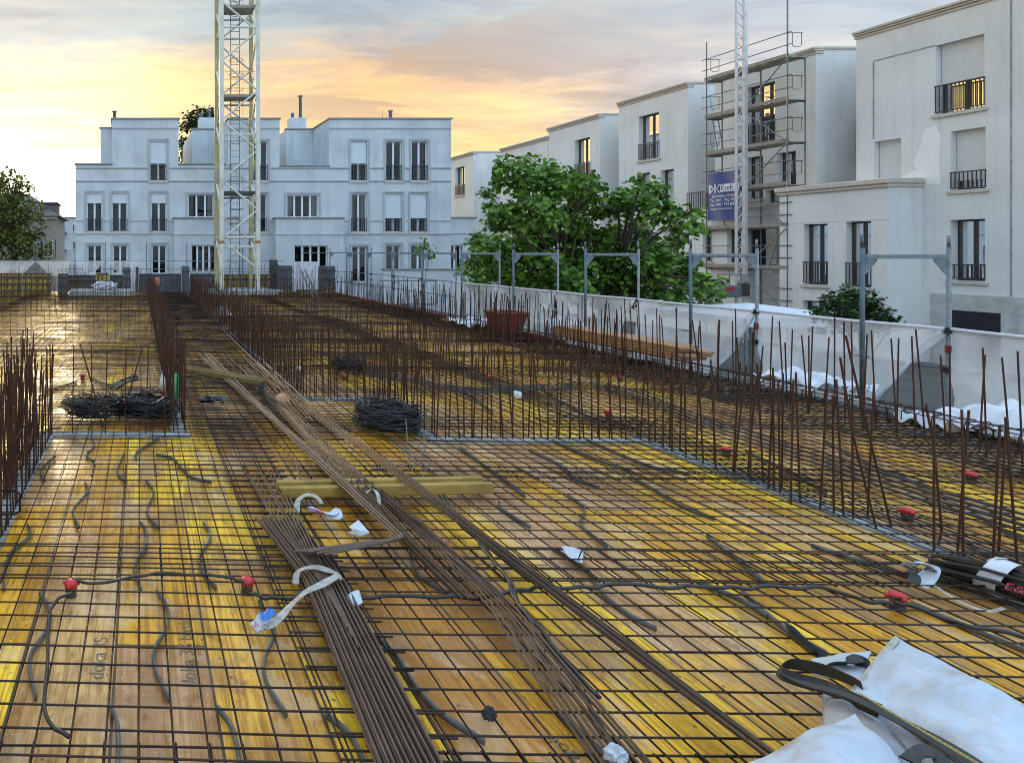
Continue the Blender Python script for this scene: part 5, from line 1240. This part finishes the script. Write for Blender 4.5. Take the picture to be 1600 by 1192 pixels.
# ================================================================== tower crane
def crane():
    Y0 = 32.6; S = 1.81; X0 = (346.2-XV)*Y0/F; X1 = X0+S; Y1 = Y0+S; ZT = 21.0
    t = thing('tower_crane', 'pale yellow lattice tower crane mast rising in front of the long apartment building', 'crane', ((X0+X1)/2, (Y0+Y1)/2, 0))
    b = MB(); b.bbox((X0-.7,Y0-.5,.01),(X1+.9,Y1+.5,.28),.03); obj('base', b, M_CONC, t)
    L = .10
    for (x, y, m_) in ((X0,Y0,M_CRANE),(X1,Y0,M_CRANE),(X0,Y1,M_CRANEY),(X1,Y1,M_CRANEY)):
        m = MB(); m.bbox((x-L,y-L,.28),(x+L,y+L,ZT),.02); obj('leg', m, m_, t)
    zj = fz(378, Y0); m = MB()                    # joint flanges
    for k in range(1):
        z = zj+5.35*k-.0
        for (x, y) in ((X0,Y0),(X1,Y0),(X0,Y1),(X1,Y1)):
            m.bbox((x-L-.035,y-L-.035,z-.06),(x+L+.035,y+L+.035,z-.004),.01); m.bbox((x-L-.035,y-L-.035,z+.004),(x+L+.035,y+L+.035,z+.06),.01)
    obj('joint', m, M_WOOD, t)
    # zigzag lacing on the four faces
    hp = 1.485
    for face in range(4):
        m = MB(); k = 0; z = zj+.12-hp*(2 if True else 0)
        while z < ZT-hp:
            fl = (k+(1 if face in (0,2) else 0)+(1 if face == 2 else 0))%2
            a, c = (0,1) if fl else (1,0)
            if z > .3:
                if face == 0: m.tube([(X0+S*a,Y0,z),(X0+S*c,Y0,z+hp)], .05, 8)
                if face == 2: m.tube([(X0+S*a,Y1,z),(X0+S*c,Y1,z+hp)], .05, 8)
                if face == 1: m.tube([(X1,Y0+S*a,z),(X1,Y0+S*c,z+hp)], .05, 8)
                if face == 3: m.tube([(X0,Y0+S*a,z),(X0,Y0+S*c,z+hp)], .05, 8)
            z += hp; k += 1
        obj('lacing', m, M_CRANE, t)
    for z in (zj-.25, zj+.22, zj+5.35, zj+10.7):
        m = MB()
        for (p, q) in (((X0,Y0),(X1,Y0)),((X0,Y1),(X1,Y1)),((X0,Y0),(X0,Y1)),((X1,Y0),(X1,Y1))):
            m.tube([(p[0],p[1],z),(q[0],q[1],z)], .05, 6)
        obj('crosspiece', m, M_CRANE, t)
    for py in (306, 158, 22, -120):               # rest platforms
        z = fz(py, Y0+.9); m = MB(); m.box((X0+.12,Y0+.12,z),(X1-.12,Y0+1.1,z+.05)); m.box((X0+.1,Y0+.10,z+.051),(X1-.1,Y0+.13,z+.16)); m.box((X0+.1,Y1-.16,z-.1),(X1-.1,Y1-.12,z-.02))
        obj('platform', m, M_DKF if py == 306 else M_DECKW, t)
        if py < 200:
            r = MB()
            for h in (.45, .9, 1.3): r.tube([(X0+.1,Y0+.11,z+h),(X1-.1,Y0+.11,z+h)], .017, 5)
            obj('guard_rail', r, M_CRANEY, t)
    xl, xr, yl = X0+.62, X0+1.08, Y0+1.05
    m = MB()
    for x in (xl, xr): m.tube([(x,yl,.4),(x,yl,ZT-.5)], .022, 6)
    z = .6
    while z < ZT-.6: m.tube([(xl,yl,z),(xr,yl,z)], .014, 5); z += .34
    ld = obj('ladder', m, M_GALV, t)
    for k in range(3):
        m = MB()
        for z in [3.6+5.35*k+.75*q for q in range(5)]:
            m.tube([(xl+(xr-xl)/2+.36*math.cos(a), yl-.34+.36*math.sin(a)+.0, z) for a in [2*math.pi*i/14 for i in range(15)]], .014, 5, cap=False)
        for dx in (-.30, 0, .30): m.tube([(xl+.23+dx,yl-.60,3.6+k*5.35),(xl+.23+dx,yl-.60,6.6+k*5.35)], .011, 5)
        obj('cage', m, M_GALV, ld)
crane()

# ================================================================== guard-rail scaffold and netting along the slab edge
UO, UI, NV0, NVS = 11.1, 9.94, 9.21, 2.79
def frame_at(k):
    v = NV0+NVS*k; rg = random.Random(k)
    t = thing('scaffold_frame', 'galvanised scaffold frame standing astride the slab edge, %s from the camera' % ('first','second','third','fourth','fifth','sixth','seventh','eighth','ninth','tenth')[k], 'scaffold frame', W((UO+UI)/2, v, 0), 'scaffold frames along the slab edge')
    for u, m_, zb_ in ((UI, M_BLUEP, .0), (UO, M_GALV, -2.99)):
        m = MB(); m.tube([W(u,v,zb_),W(u+rg.uniform(-.01,.01),v,2.26)], .0255, 10); m.tube([W(u,v,2.255),W(u,v,2.42)], .019, 8); obj('post', m, m_, t, True)
    m = MB(); a, b = W(UI+.03,v,2.13), W(UO-.03,v,2.13); d = (b-a).normalized(); n = Vector((-d.y,d.x,0))
    m.bbox((0,-.022,-.03),((b-a).length,.022,.03),.006,lambda x,y,z: a+d*x+n*y+Vector((0,0,z))); obj('transom', m, M_GALV, t)
    for u, s in ((UI,1),(UO,-1)):
        m = MB(); q = [(0.03,-.032),(0.20,-.032),(0.20,-.06),(0.05,-.24),(0.03,-.24)]
        f = [W(u+s*x,v-.004,2.13+z) for x,z in q]; bk = [W(u+s*x,v+.004,2.13+z) for x,z in q]
        m.poly(f); m.poly(bk[::-1])
        for i in range(5): m.quad(f[i], f[(i+1)%5], bk[(i+1)%5], bk[i])
        obj('gusset', m, M_GALV, t)
    m = MB()
    for z in (1.12, .58):
        p = W(UO, v, z); m.bbox((p.x-.055,p.y-.05,p.z-.045),(p.x+.03,p.y+.05,p.z+.045),.012)
    obj('coupler', m, M_BLACK, t)
    m = MB(); p = W(UO, v, .86); m.lathe([(.036,-.05),(.036,.05)], (p.x,p.y,p.z), 10); obj('orange_sleeve', m, M_REDT, t)
for k in range(10): frame_at(k)
def net_panel(k):
    v0, v1 = NV0+NVS*(k-1), NV0+NVS*k            # far end is v1; camera side is v0
    t = thing('netting_panel', 'white debris netting panel on the guard rail, %s from the camera' % ('first','second','third','fourth','fifth','sixth','seventh','eighth')[k+1], 'netting', W(UO-.05,(v0+v1)/2,0), 'debris netting panels along the slab edge')
    rg = random.Random(90+k); m = MB(); u = UO-.045; ph = rg.uniform(0,6); cut = rg.uniform(.18,.42) if k not in (0, 1) else (.46 if k == 0 else .34)
    def pt(s, x):                                 # s: 0 at far end .. 1 near end; x: 0 rail .. 1 bottom
        v = v1+(v0-v1)*s; sag = .012*math.sin(math.pi*s)
        low = -.28+.05*math.sin(s*4+ph)
        if s > 1-cut: low = low+(1.10-low)*((s-1+cut)/cut)
        fold = (.06*math.sin(s*42+ph+x*2)*math.exp(-s*8)+.04*math.sin(s*9+ph+x*3)+.035*math.sin((s+x*.55)*17+ph)+.02*math.sin(s*37+x*9))*(.2+x)
        gather = .10*x*math.exp(-s*8)
        return W(u-.03*x+fold*1.2, v-gather, 1.14-sag+(low-1.14)*x)
    m.grid(pt, 60, 10); obj('net', m, M_NET, t, True)
    h = MB(); h.tube([pt(1-cut*i/12, 1) for i in range(13)], .018, 6); h.tube([pt(i/20, 0) for i in range(21)], .026, 6); obj('hem', h, M_SHEET, t, True)
    r = MB(); r.tube([W(UO,v0,1.13),W(UO,v1,1.13)], .017, 6); r.tube([W(UO,v0,.60),W(UO,v1,.60)], .017, 6); obj('rail', r, M_GALV, t)
    b = MB(); b.box((UO-.02,v0+.05,-.35),(UO+.02,v1-.05,-.10),lambda u_,v_,z: W(u_,v_,z)); obj('toe_board', b, M_CONC, t)
for k in range(-1, 6): net_panel(k)
# bare rails beyond the netting, round the far corner
t = thing('guard_rail', 'bare steel guard rails beyond the end of the netting', 'rail', W(UO, 27, .6))
m = MB()
for z in (1.13, .6): m.tube([W(UO,NV0+NVS*5+.02,z),W(UO,34.6,z)], .02, 6); m.tube([W(UO,34.6,z),W(2.2,34.9,z)], .02, 6)
m.tube([W(UO,34.6,2.13),W(8.6,34.9,2.13)], .025, 6)
obj('rail', m, M_GALV, t)
m = MB()
for u in (8.7, 5.5): m.tube([W(u,34.9,-.2),W(u,34.9,2.4)], .028, 7)
obj('post', m, M_GALV, t)
# open gate frame beside the sixth post
m = MB(); v = 24.4; m.tube([W(8.9,v,.25),W(8.9,v,1.12),W(11.0,v,1.12),W(11.0,v,.35),W(10.9,v,.25),W(9.0,v,.25)], .028, 7); tag(obj('gate_frame', m, M_GALV, smooth=True), 'dark rectangular tube frame at the far end of the netting', 'frame')
m = MB(); m.tube([W(7.75,29,.0),W(7.1,29,1.4)], .03, 6); m.tube([W(7.95,29,.0),W(7.3,29,1.4)], .03, 6)
for k in range(4): m.tube([W(7.7-.15*k,29,.15+.3*k),W(7.9-.15*k,29,.15+.3*k)], .02, 5)
tag(obj('ladder', m, M_GALV), 'short aluminium ladder leaning at the far right corner of the slab', 'ladder')
# slab edge form, red-brown, and white sheets hanging over the edge
m = MB(); m.bbox((9.86,15.5,-.25),(9.96,33.5,.14),.01,lambda u,v,z: W(u,v,z)); tag(obj('edge_form', m, M_REDT), 'long red-brown edge form closing the far right side of the slab', 'formwork')
m = MB(); m.bbox((9.86,-1,-.25),(9.93,15.4,.02),.01,lambda u,v,z: W(u,v,z)); tag(obj('edge_form', m, M_DKF), 'dark edge form along the near right side of the slab', 'formwork')
m = MB(); m.grid(lambda s,t: W(9.98+1.08*s, -1+36*t, -.30+.02*math.sin(t*90)), 2, 80); m.grid(lambda s,t: W(9.98+1.08*s, -1+36*t, -.36), 2, 4); tag(obj('walkway', m, M_CONC), 'grey scaffold walkway outside the slab edge behind the netting', 'walkway')
def drape(px, py, w, l, h, label, seed, rot=0.0):
    rg = random.Random(seed); c = P(px, py, .15); ph = [rg.uniform(0,6) for _ in range(8)]; m = MB()
    def fn(s, t):
        x, y = (s-.5)*w, (t-.5)*l
        z = h*math.exp(-((s-.45)**2+(t-.5)**2)*7)*(1+.3*math.sin(9*s+ph[0])*math.sin(7*t+ph[1]))+.05*math.sin(15*s+ph[2]+4*t)+.04*math.sin(19*t+ph[3])
        ed = .14*(1+.4*math.sin(11*(s+t)+ph[4]))
        xr = x*(1+.15*math.sin(6*t+ph[5])); yr = y*(1+.15*math.sin(5*s+ph[6]))
        return c+Vector((xr*math.cos(rot)-yr*math.sin(rot), xr*math.sin(rot)+yr*math.cos(rot), z+ed*.3))
    m.grid(fn, 30, 24); o = obj('plastic_sheet', m, M_SHEET, smooth=True); so = o.modifiers.new('thickness','SOLIDIFY'); so.thickness = .004
    return tag(o, label, 'sheet', None)
drape(1262, 602, .8, 1.1, .14, 'white plastic sheet heaped at the slab edge behind the second bar cluster', 1)
drape(1308, 610, .45, .5, .08, 'small white plastic sheet heap beside the nearest scaffold post', 2)
drape(1575, 672, .9, .8, .26, 'large white plastic sheet heap at the right edge, under the netting', 3)
drape(1490, 664, .7, .6, .03, 'flat white plastic sheet beside the large heap at the right edge', 4)
drape(733, 505, .9, 1.5, .05, 'white plastic sheet under the far netting left of the red tub', 5)
drape(880, 510, .8, 1.5, .15, 'white plastic scrap heap between the red tub and the timber', 6)

# red tub
def tub():
    Y = 16.6; x0, x1 = (782-XV)*Y/F, (826-XV)*Y/F; zt, zb_ = H-(490-YV)*Y/F, .10
    t = thing('mortar_tub', 'worn red steel tub standing by the netting left of the timber stack', 'tub', ((x0+x1)/2, Y+.3, zb_))
    m = MB(); i = .12
    o_ = [(x0,Y),(x1,Y),(x1,Y+.75),(x0,Y+.75)]; b_ = [(x0+i,Y+i),(x1-i,Y+i),(x1-i,Y+.75-i),(x0+i,Y+.75-i)]
    for k in range(4):
        a, c = o_[k], o_[(k+1)%4]; d, e = b_[k], b_[(k+1)%4]
        m.quad((*d,zb_),(*e,zb_),(*c,zt),(*a,zt)); m.quad(((d[0]+(x0+x1)/2*.06)/1.06,d[1]+.01,zb_+.02),((e[0]+(x0+x1)/2*.06)/1.06,e[1]+.01,zb_+.02),((c[0]+(x0+x1)/2*.04)/1.04,(c[1]+(Y+.37)*.06)/1.06,zt),((a[0]+(x0+x1)/2*.04)/1.04,(a[1]+(Y+.37)*.06)/1.06,zt))
    m.poly([(*q,zb_) for q in b_]); m.poly([(*q,zb_+.02) for q in b_])
    obj('body', m, M_REDT, t)
    r = MB(); r.tube([(*q,zt) for q in o_+o_[:1]], .03, 6); obj('rim', r, M_REDT, t)
    l = MB(); l.poly([(x0+.04,Y+.03,zt-.05),(x1-.04,Y+.03,zt-.05),(x1-.04,Y+.72,zt-.05),(x0+.04,Y+.72,zt-.05)]); obj('rubble', l, M_WOOD, t)
tub()
# timber planks
def planks():
    rg = random.Random(3)
    for lay in range(4):
        for j in range(2):
            v0 = 11.4+rg.uniform(0,.25)+(.35 if lay == 3 else 0)*j; v1 = 15.3-rg.uniform(0,.5); u0 = 9.36+j*.26+rg.uniform(-.02,.02); z0 = .315+lay*.058
            m = MB(); m.bbox((u0,v0,z0),(u0+.245,v1,z0+.05),.006,lambda u,v,z: W(u,v,z))
            tag(obj('plank', m, M_WOOD), 'raw timber plank in the stack by the netting, %s layer, %s side' % (('bottom','second','third','top')[lay], ('mesh','netting')[j]), 'plank', 'stacked planks by the netting')
planks()

# ================================================================== facade scaffold on the house in the row
XO, XI = 27.0, 27.72; SY = (26.6, 29.0, 30.35 if False else 30.3)
def scaffold():
    t = thing('facade_scaffold', 'steel facade scaffold with timber decks in front of a white house, blue banner on it', 'scaffold', (XO, 28.4, -3))
    lev = [-.30, 1.45, 3.2, 4.9, 6.65, 8.36, 10.1]
    ys = [26.6, 28.45, 30.3]
    for y in ys:
        m = MB(); top = 13.0 if y == 26.6 else 11.9 if y == 30.3 else 11.3
        m.tube([(XO,y,-3),(XO,y,top)], .028, 7); m.tube([(XI,y,-3),(XI,y,10.15 if y != 28.45 else 10.1)], .028, 7)
        for z in lev: m.tube([(XO,y,z-.06),(XI,y,z-.06)], .025, 6)
        obj('standard', m, M_GALV, t)
    for i, z in enumerate(lev):
        m = MB()
        for k in range(2):
            for a, b in ((26.5,28.42),(28.47,30.45)): m.bbox((XO+.05+k*.34,a,z-.03),(XO+.36+k*.34,b,z+.025),.006)
        m.box((XO-.01,26.55,z+.026),(XO+.02,30.4,z+.17))
        obj('platform', m, M_DECKW, t)
    r = MB()
    for z in lev:
        for h in (.5, 1.0):
            r.tube([(XO-.03,26.4,z+h),(XO-.03,30.5,z+h)], .02, 6)
        for y in (26.6, 30.3):                   # end guard loops
            r.tube([(XO,y,z+1.0),(XI-.1,y,z+1.0),(XI-.1,y,z+.98)], .018, 5); r.tube([(XO+.2,y,z+1.0),(XO+.2,y,z+.5),(XO+.26,y,z+.44),(XI-.2,y,z+.44),(XI-.14,y,z+.5),(XI-.14,y,z+1.0)], .014, 5)
    obj('guard_rail', r, M_GALV, t)
    d = MB()
    for a, b, z0, z1 in ((28.45,26.6,8.36,10.05),(28.45,26.6,8.3,6.7),(28.45,26.6,4.9,6.6),(28.45,26.6,4.85,3.25),(28.45,26.6,1.45,3.15),(28.45,26.6,1.4,-.25)):
        d.tube([(XO-.05,a,z0),(XO-.05,b,z1)], .022, 6)
    obj('brace', d, M_GALV, t)
    for (ya, z0) in ((29.95,6.7),(27.6,1.5),(29.6,3.25)):
        l = MB()
        for dx in (.22, .48): l.tube([(XO+dx,ya,z0),(XO+dx,ya+ -.55 if ya < 29 else ya+.0 -.0 + .3,z0+1.7)], .02, 6)
        for k in range(6):
            y_ = ya+((-.55 if ya < 29 else .3)*(k+.5)/6); l.tube([(XO+.22,y_,z0+1.7*(k+.5)/6),(XO+.48,y_,z0+1.7*(k+.5)/6)], .014, 5)
        obj('ladder', l, M_GALV, t)
    e = MB(); e.bbox((XO+.05,26.7,10.127),(XO+.5,27.4,10.25),.02); obj('green_sheet', e, M_GREEN, t)
scaffold()
# banner hung on the scaffold
def banner():
    Xb = XO-.09; z1 = rz(1105,272,Xb); z0 = rz(1105,345,Xb); ya, yb = rY(1157,Xb), rY(1105.5,Xb)
    t = thing('banner', 'navy blue scaffolding company banner with white lettering hung on the facade scaffold', 'banner', (Xb,(ya+yb)/2,z0))
    m = MB(); m.grid(lambda s,q: (Xb+.02*math.sin(s*9+q*3), yb+(ya-yb)*s, z0+(z1-z0)*q), 24, 16); obj('sheet', m, M_BANNER, t, True)
    Wd = yb-ya
    # text plane: x along -Y (left to right in the picture), z up, faces -X
    def M(s, z): return Matrix(((0,0,-1,Xb-.035),(-1,0,0,yb-Wd*s),(0,1,0,z),(0,0,0,1)))
    hh = z1-z0
    w = MB(); w.box((Xb-.030,yb-Wd*.42,z0+hh*.58),(Xb-.0295,yb-Wd*.97,z0+hh*.74)); pl = obj('white_plate', w, M_WPRINT, t)
    text_mesh('Kreft', hh*.19, M(.43, z0+hh*.60), 'lettering', M_BANNER, t, .0015, sx=.72)
    lg = MB(); f = lambda s, q: (Xb-.034, yb-Wd*s, z0+hh*q)
    for (a,b,c_,d_) in (((.07,.57),(.07,.75),(.12,.75),(.12,.57)),((.12,.57),(.12,.60),(.22,.68),(.22,.64)),((.12,.75),(.12,.72),(.22,.64),(.22,.68)),((.24,.57),(.24,.75),(.28,.75),(.28,.57)),((.28,.64),(.38,.75),(.42,.75),(.30,.64)),((.28,.68),(.38,.57),(.42,.57),(.30,.68))):
        lg.quad(f(*a),f(*b),f(*c_),f(*d_))
    obj('logo', lg, M_WPRINT, t)
    for s, z, sz, tx in ((.16,.475,.082,'Gerüstbau GmbH'),(.10,.385,.085,'Tel. 040 / 752 60 8'),(.10,.295,.085,'Fax 040 / 752 84 9'),(.10,.215,.058,'info@geruestbaukreft.com')):
        text_mesh(tx, hh*sz, M(s, z0+hh*z), 'lettering', M_WPRINT, t, .0015, sx=.95 if 'info' not in tx else .80)
banner()
# hoist mast and its platform
def hoist():
    X = 26.25; y = rY(1157, X); xl = (1150.5-XV)*y/F; xr = (1164-XV)*y/F; zt = 13.25
    t = thing('builders_hoist', 'tall silver builders hoist mast with a grey cage at its foot', 'hoist', ((xl+xr)/2, y, -3))
    m = MB(); m.bbox((xl-.035,y-.05,-3),(xl+.035,y+.05,zt),.01); obj('mast_rail', m, M_SILVER, t)
    m = MB(); m.bbox((xr-.075,y-.06,-3),(xr+.075,y+.06,zt+.4),.01); obj('mast_rail', m, M_SILVER, t)
    m = MB(); z = -2.8; k = 0
    while z < zt-.3:
        m.tube([(xl+.06,y,z),(xr-.10,y,z+.22)] if k%2 else [(xr-.10,y,z),(xl+.06,y,z+.22)], .016, 5); m.box((xl+.061,y-.02,z-.02),(xr-.101,y+.02,z+.02)) if k%4 == 0 else None
        z += .22; k += 1
    obj('rack', m, M_SILVER, t)
    za, zb_ = fz(446, y), fz(464, y); x0 = (1110-XV)*y/F; x1 = (1147-XV)*y/F
    m = MB(); m.bbox((x0,y-.35,zb_),(x1,y+.5,za),.02)
    for q in (.33,.66): m.box((x0-.004,y-.362,zb_+(za-zb_)*q-.02),(x1+.004,y-.352,zb_+(za-zb_)*q+.02))
    cg = obj('cage', m, M_GALV, t)
    r = MB(); zr = fz(428.5, y)
    for x in (x0+.03, (x0+x1)/2, x1-.03): r.tube([(x,y-.32,za),(x,y-.32,zr)], .02, 5)
    r.tube([(x0,y-.32,zr),(x1+.5,y-.32,zr)], .022, 5); r.tube([(x0+.03,y-.32,zb_-.05),(x0+.03,y-.32,zb_-.6)], .02, 5)
    obj('guard_rail', r, M_GALV, cg)
    s = MB(); s.box((x0+.33,y-.366,zb_+.30),(x0+.68,y-.363,zb_+.42)); obj('red_sign', s, M_RED, cg)
    b = MB(); b.bbox((xl-.02,y-.22,fz(462,y)),(xr+.02,y-.08,fz(442,y)),.02); obj('motor', b, M_DKF, t)
    b = MB(); b.bbox((xl+.02,y-.24,fz(440,y)),(xr-.03,y-.12,fz(430,y)),.02); obj('control_box', b, M_TAPE, t)
hoist()
# white tent top behind the netting
def tent():
    Y = 18.0; cx, cz = (1265-XV)*Y/F, H-(481-YV)*Y/F; t = thing('party_tent', 'white tent roof just visible behind the netting below the bay', 'tent', (cx, Y, -3))
    w = 1.75; e = H-(497-YV)*Y/F; m = MB(); C_ = (cx,Y+w,cz); A = [(cx-w,Y),(cx+w,Y),(cx+w,Y+2*w),(cx-w,Y+2*w)]
    for k in range(4):
        a, b = A[k], A[(k+1)%4]; m.poly([(*a,e),(*b,e),C_]); m.quad((*a,e-.25),(*b,e-.25),(*b,e),(*a,e))
    obj('roof', m, M_SHEET, t)
    p = MB()
    for a in A: p.tube([(a[0]*.999+.01,a[1]+.01,-3),(a[0]*.999+.01,a[1]+.01,e-.02)], .03, 6)
    obj('pole', p, M_GALV, t)
tent()

# ================================================================== shuttering at the far end of the slab
def form_panel(pa, pb, pt, pbm, Y, m_, label, walers=2, ribs=4, wm=None, th=.12):
    x0, x1 = (pa-XV)*Y/F, (pb-XV)*Y/F; zt, z0 = H-(pt-YV)*Y/F, max(.0, H-(pbm-YV)*Y/F)
    t = thing('formwork_panel', label, 'formwork', ((x0+x1)/2, Y, z0), 'shuttering panels at the far end')
    m = MB(); m.bbox((x0,Y,z0),(x1,Y+th*.3,zt),.01); obj('sheet', m, m_, t)
    f = MB()
    for k in range(walers):
        z = z0+(zt-z0)*(k+.5)/walers; f.bbox((x0-.02,Y-th*.75,z-.055),(x1+.02,Y-th*.30,z+.055),.008)
    for k in range(ribs):
        x = x0+(x1-x0)*(k+.5)/ribs; f.bbox((x-.03,Y-th*.297,z0),(x+.03,Y-.003,zt),.006)
    f.bbox((x0,Y-.06,zt-.001),(x1,Y+.05,zt+.04),.006)
    obj('frame', f, wm or M_DKF, t)
def form_column(pa, pb, pt, pbm, Y, m_, label):
    x0, x1 = (pa-XV)*Y/F, (pb-XV)*Y/F; zt = H-(pt-YV)*Y/F; z0 = max(.0, H-(pbm-YV)*Y/F); w = x1-x0
    t = thing('column_form', label, 'formwork', ((x0+x1)/2, Y, z0), 'column forms at the far end')
    m = MB(); m.bbox((x0,Y,z0),(x1,Y+w,zt),.02); obj('box', m, m_, t)
    f = MB(); n = 3
    for k in range(n):
        z = z0+(zt-z0)*(k+.5)/n; f.bbox((x0-.03,Y-.04,z-.03),(x1+.03,Y-.003,z+.03),.006)
    obj('clamp', f, M_DKF, t)
form_panel(-60, -14, 429, 466, 33.6, M_YELF, 'yellow shuttering panel with dark walers, mostly outside the left edge', 3, 5)
form_panel(-12, 34, 428, 466, 33.6, M_YELF, 'yellow shuttering panel with dark walers at the left edge', 3, 5)
form_panel(36, 80, 428, 466, 33.6, M_YELF, 'yellow shuttering panel with dark walers just left of the slate column form', 3, 5)
form_column(91, 105, 427, 468, 31.2, M_SLATE, 'slate grey column form standing nearest, left of the pale concrete slab')
form_panel(106, 149, 431, 455, 34.2, M_DKF, 'dark brown shuttering panel behind the pale concrete slab', 2, 5, M_DKF)
form_panel(150, 170, 428, 452, 34.2, M_YELF, 'narrow yellow shuttering panel behind the pile of debris', 1, 3)
form_panel(171, 192, 431, 452, 34.4, M_SLATE, 'narrow blue-grey shuttering panel behind the pile of debris', 1, 3)
form_column(192.5, 204, 418, 452, 33.4, M_SLATE, 'slate column form right of the pile of debris')
form_column(212, 216.5, 417, 458, 33.4, M_DKF, 'thin dark post form left of the corridor end')
form_panel(217, 283, 429, 462, 34.3, M_SLATE, 'blue-grey steel shuttering panel at the end of the corridor', 0, 7, M_SLATE)
form_column(284.5, 295.5, 416, 461, 33.2, M_SLATE, 'slate column form at the right of the corridor end')
form_panel(297, 345, 429, 462, 34.5, M_SLATE, 'blue-grey steel shuttering panel left of the crane foot', 0, 6, M_SLATE)
form_column(279, 293, 448, 460, 32.6, M_YELF, 'small yellow box form at the end of the corridor') if False else None
form_panel(350, 420, 430, 462, 35.3, M_YELF, 'yellow shuttering panel behind the crane foot', 2, 7)
form_column(423, 434, 406, 452, 33.6, M_DKF, 'dark brown column form right of the crane')
form_column(436.5, 457, 415, 453, 32.4, M_SLATE, 'wide slate column form right of the crane')
form_panel(441, 457, 452, 465, 31.6, M_YELF, 'low yellow form below the wide slate column form', 1, 3)
form_panel(463, 503, 454, 468, 31.2, M_YELF, 'low yellow form between the two slate column forms', 1, 5)
form_column(503.5, 524, 416, 456, 31.4, M_SLATE, 'slate column form at the right end of the shuttering')
form_panel(511, 522, 451, 467, 30.8, M_YELF, 'small yellow form below the right slate column form', 1, 2)
# pale concrete block and debris
m = MB(); a = 31.2; m.bbox(((107-XV)*a/F, a, .01), ((211-XV)*a/F, a+1.6, .33), .03); tag(obj('concrete_block', m, M_CONC), 'pale grey concrete block in front of the far shuttering on the left', 'block')
m = MB(); m.bbox(((250-XV)*30.5/F, 30.2, .06), ((298-XV)*30.5/F, 32.0, .09), .01); tag(obj('plywood_sheet', m, M_WOOD), 'light plywood sheet at the far end of the corridor', 'board')
crumple(165, 452, .55, .3, .22, .36, 'heap of white and dark debris on the pale concrete block', M_SHEET, 'debris_heap', 'litter', 21, .6)
m = MB(); m.tube([Q(172,448,32.2), Q(190,437,32.2)], .05, 6); tag(obj('prop', m, M_DKF), 'dark tube leaning over the debris heap', 'tube')
crumple(246, 447, .16, .12, .26, .45, 'pinkish bag hanging at the near end of the far shuttering by the corridor', mat('pink_bag', (.45,.16,.11), .8), 'work_bag', 'bag', 22, .4)
m = MB(); m.grid(lambda s, t: Q(458+40*s+1.5*math.sin(t*5), 409+36*t+2*math.sin(s*7)*t, 33.9+.10*math.sin(s*15+t*3)), 30, 12); tag(obj('hung_sheet', m, M_SHEET, smooth=True), 'white sheet hanging on the rail between the slate column forms', 'sheet')
# back guard rail with netting on the far left
t = thing('guard_rail', 'steel guard rails with thin posts along the far left end of the slab', 'rail', ((180-XV)*35.2/F, 35.2, 0))
m = MB(); Yb = 35.2
for py in (408, 420.5): m.tube([Q(-120,py,Yb), Q(445,py,Yb)], .022, 6)
obj('rail', m, M_GALV, t)
for px in (-40, 53, 58, 117, 165, 229, 292, 329):
    m = MB(); m.tube([Q(px,470,Yb), Q(px, 378 if px not in (329,) else 395, Yb)], .025, 6); obj('post', m, M_GALV, t)
for i, (a, b) in enumerate(((-120,55),(56,116),(118,164),(166,228))):
    m = MB(); x = lambda s: a+(b-a)*s
    def pt(s, q): 
        low = 431-(22*max(0, 1-s*(b-a)/22) if i else 0)-22*max(0, 1-(1-s)*(b-a)/22)
        return Q(x(s), 408+(low-408)*q, Yb-.05+.03*math.sin(s*20+q*2))
    m.grid(pt, 40, 5); tag(obj('netting_panel', m, M_NET, smooth=True), 'white netting on the far left guard rail, %s from the left' % ('first','second','third','fourth')[i], 'netting', 'netting panels on the far left rail')
# small lamp-like spotlight on a post and yellow plastic scrap are omitted: too small to read
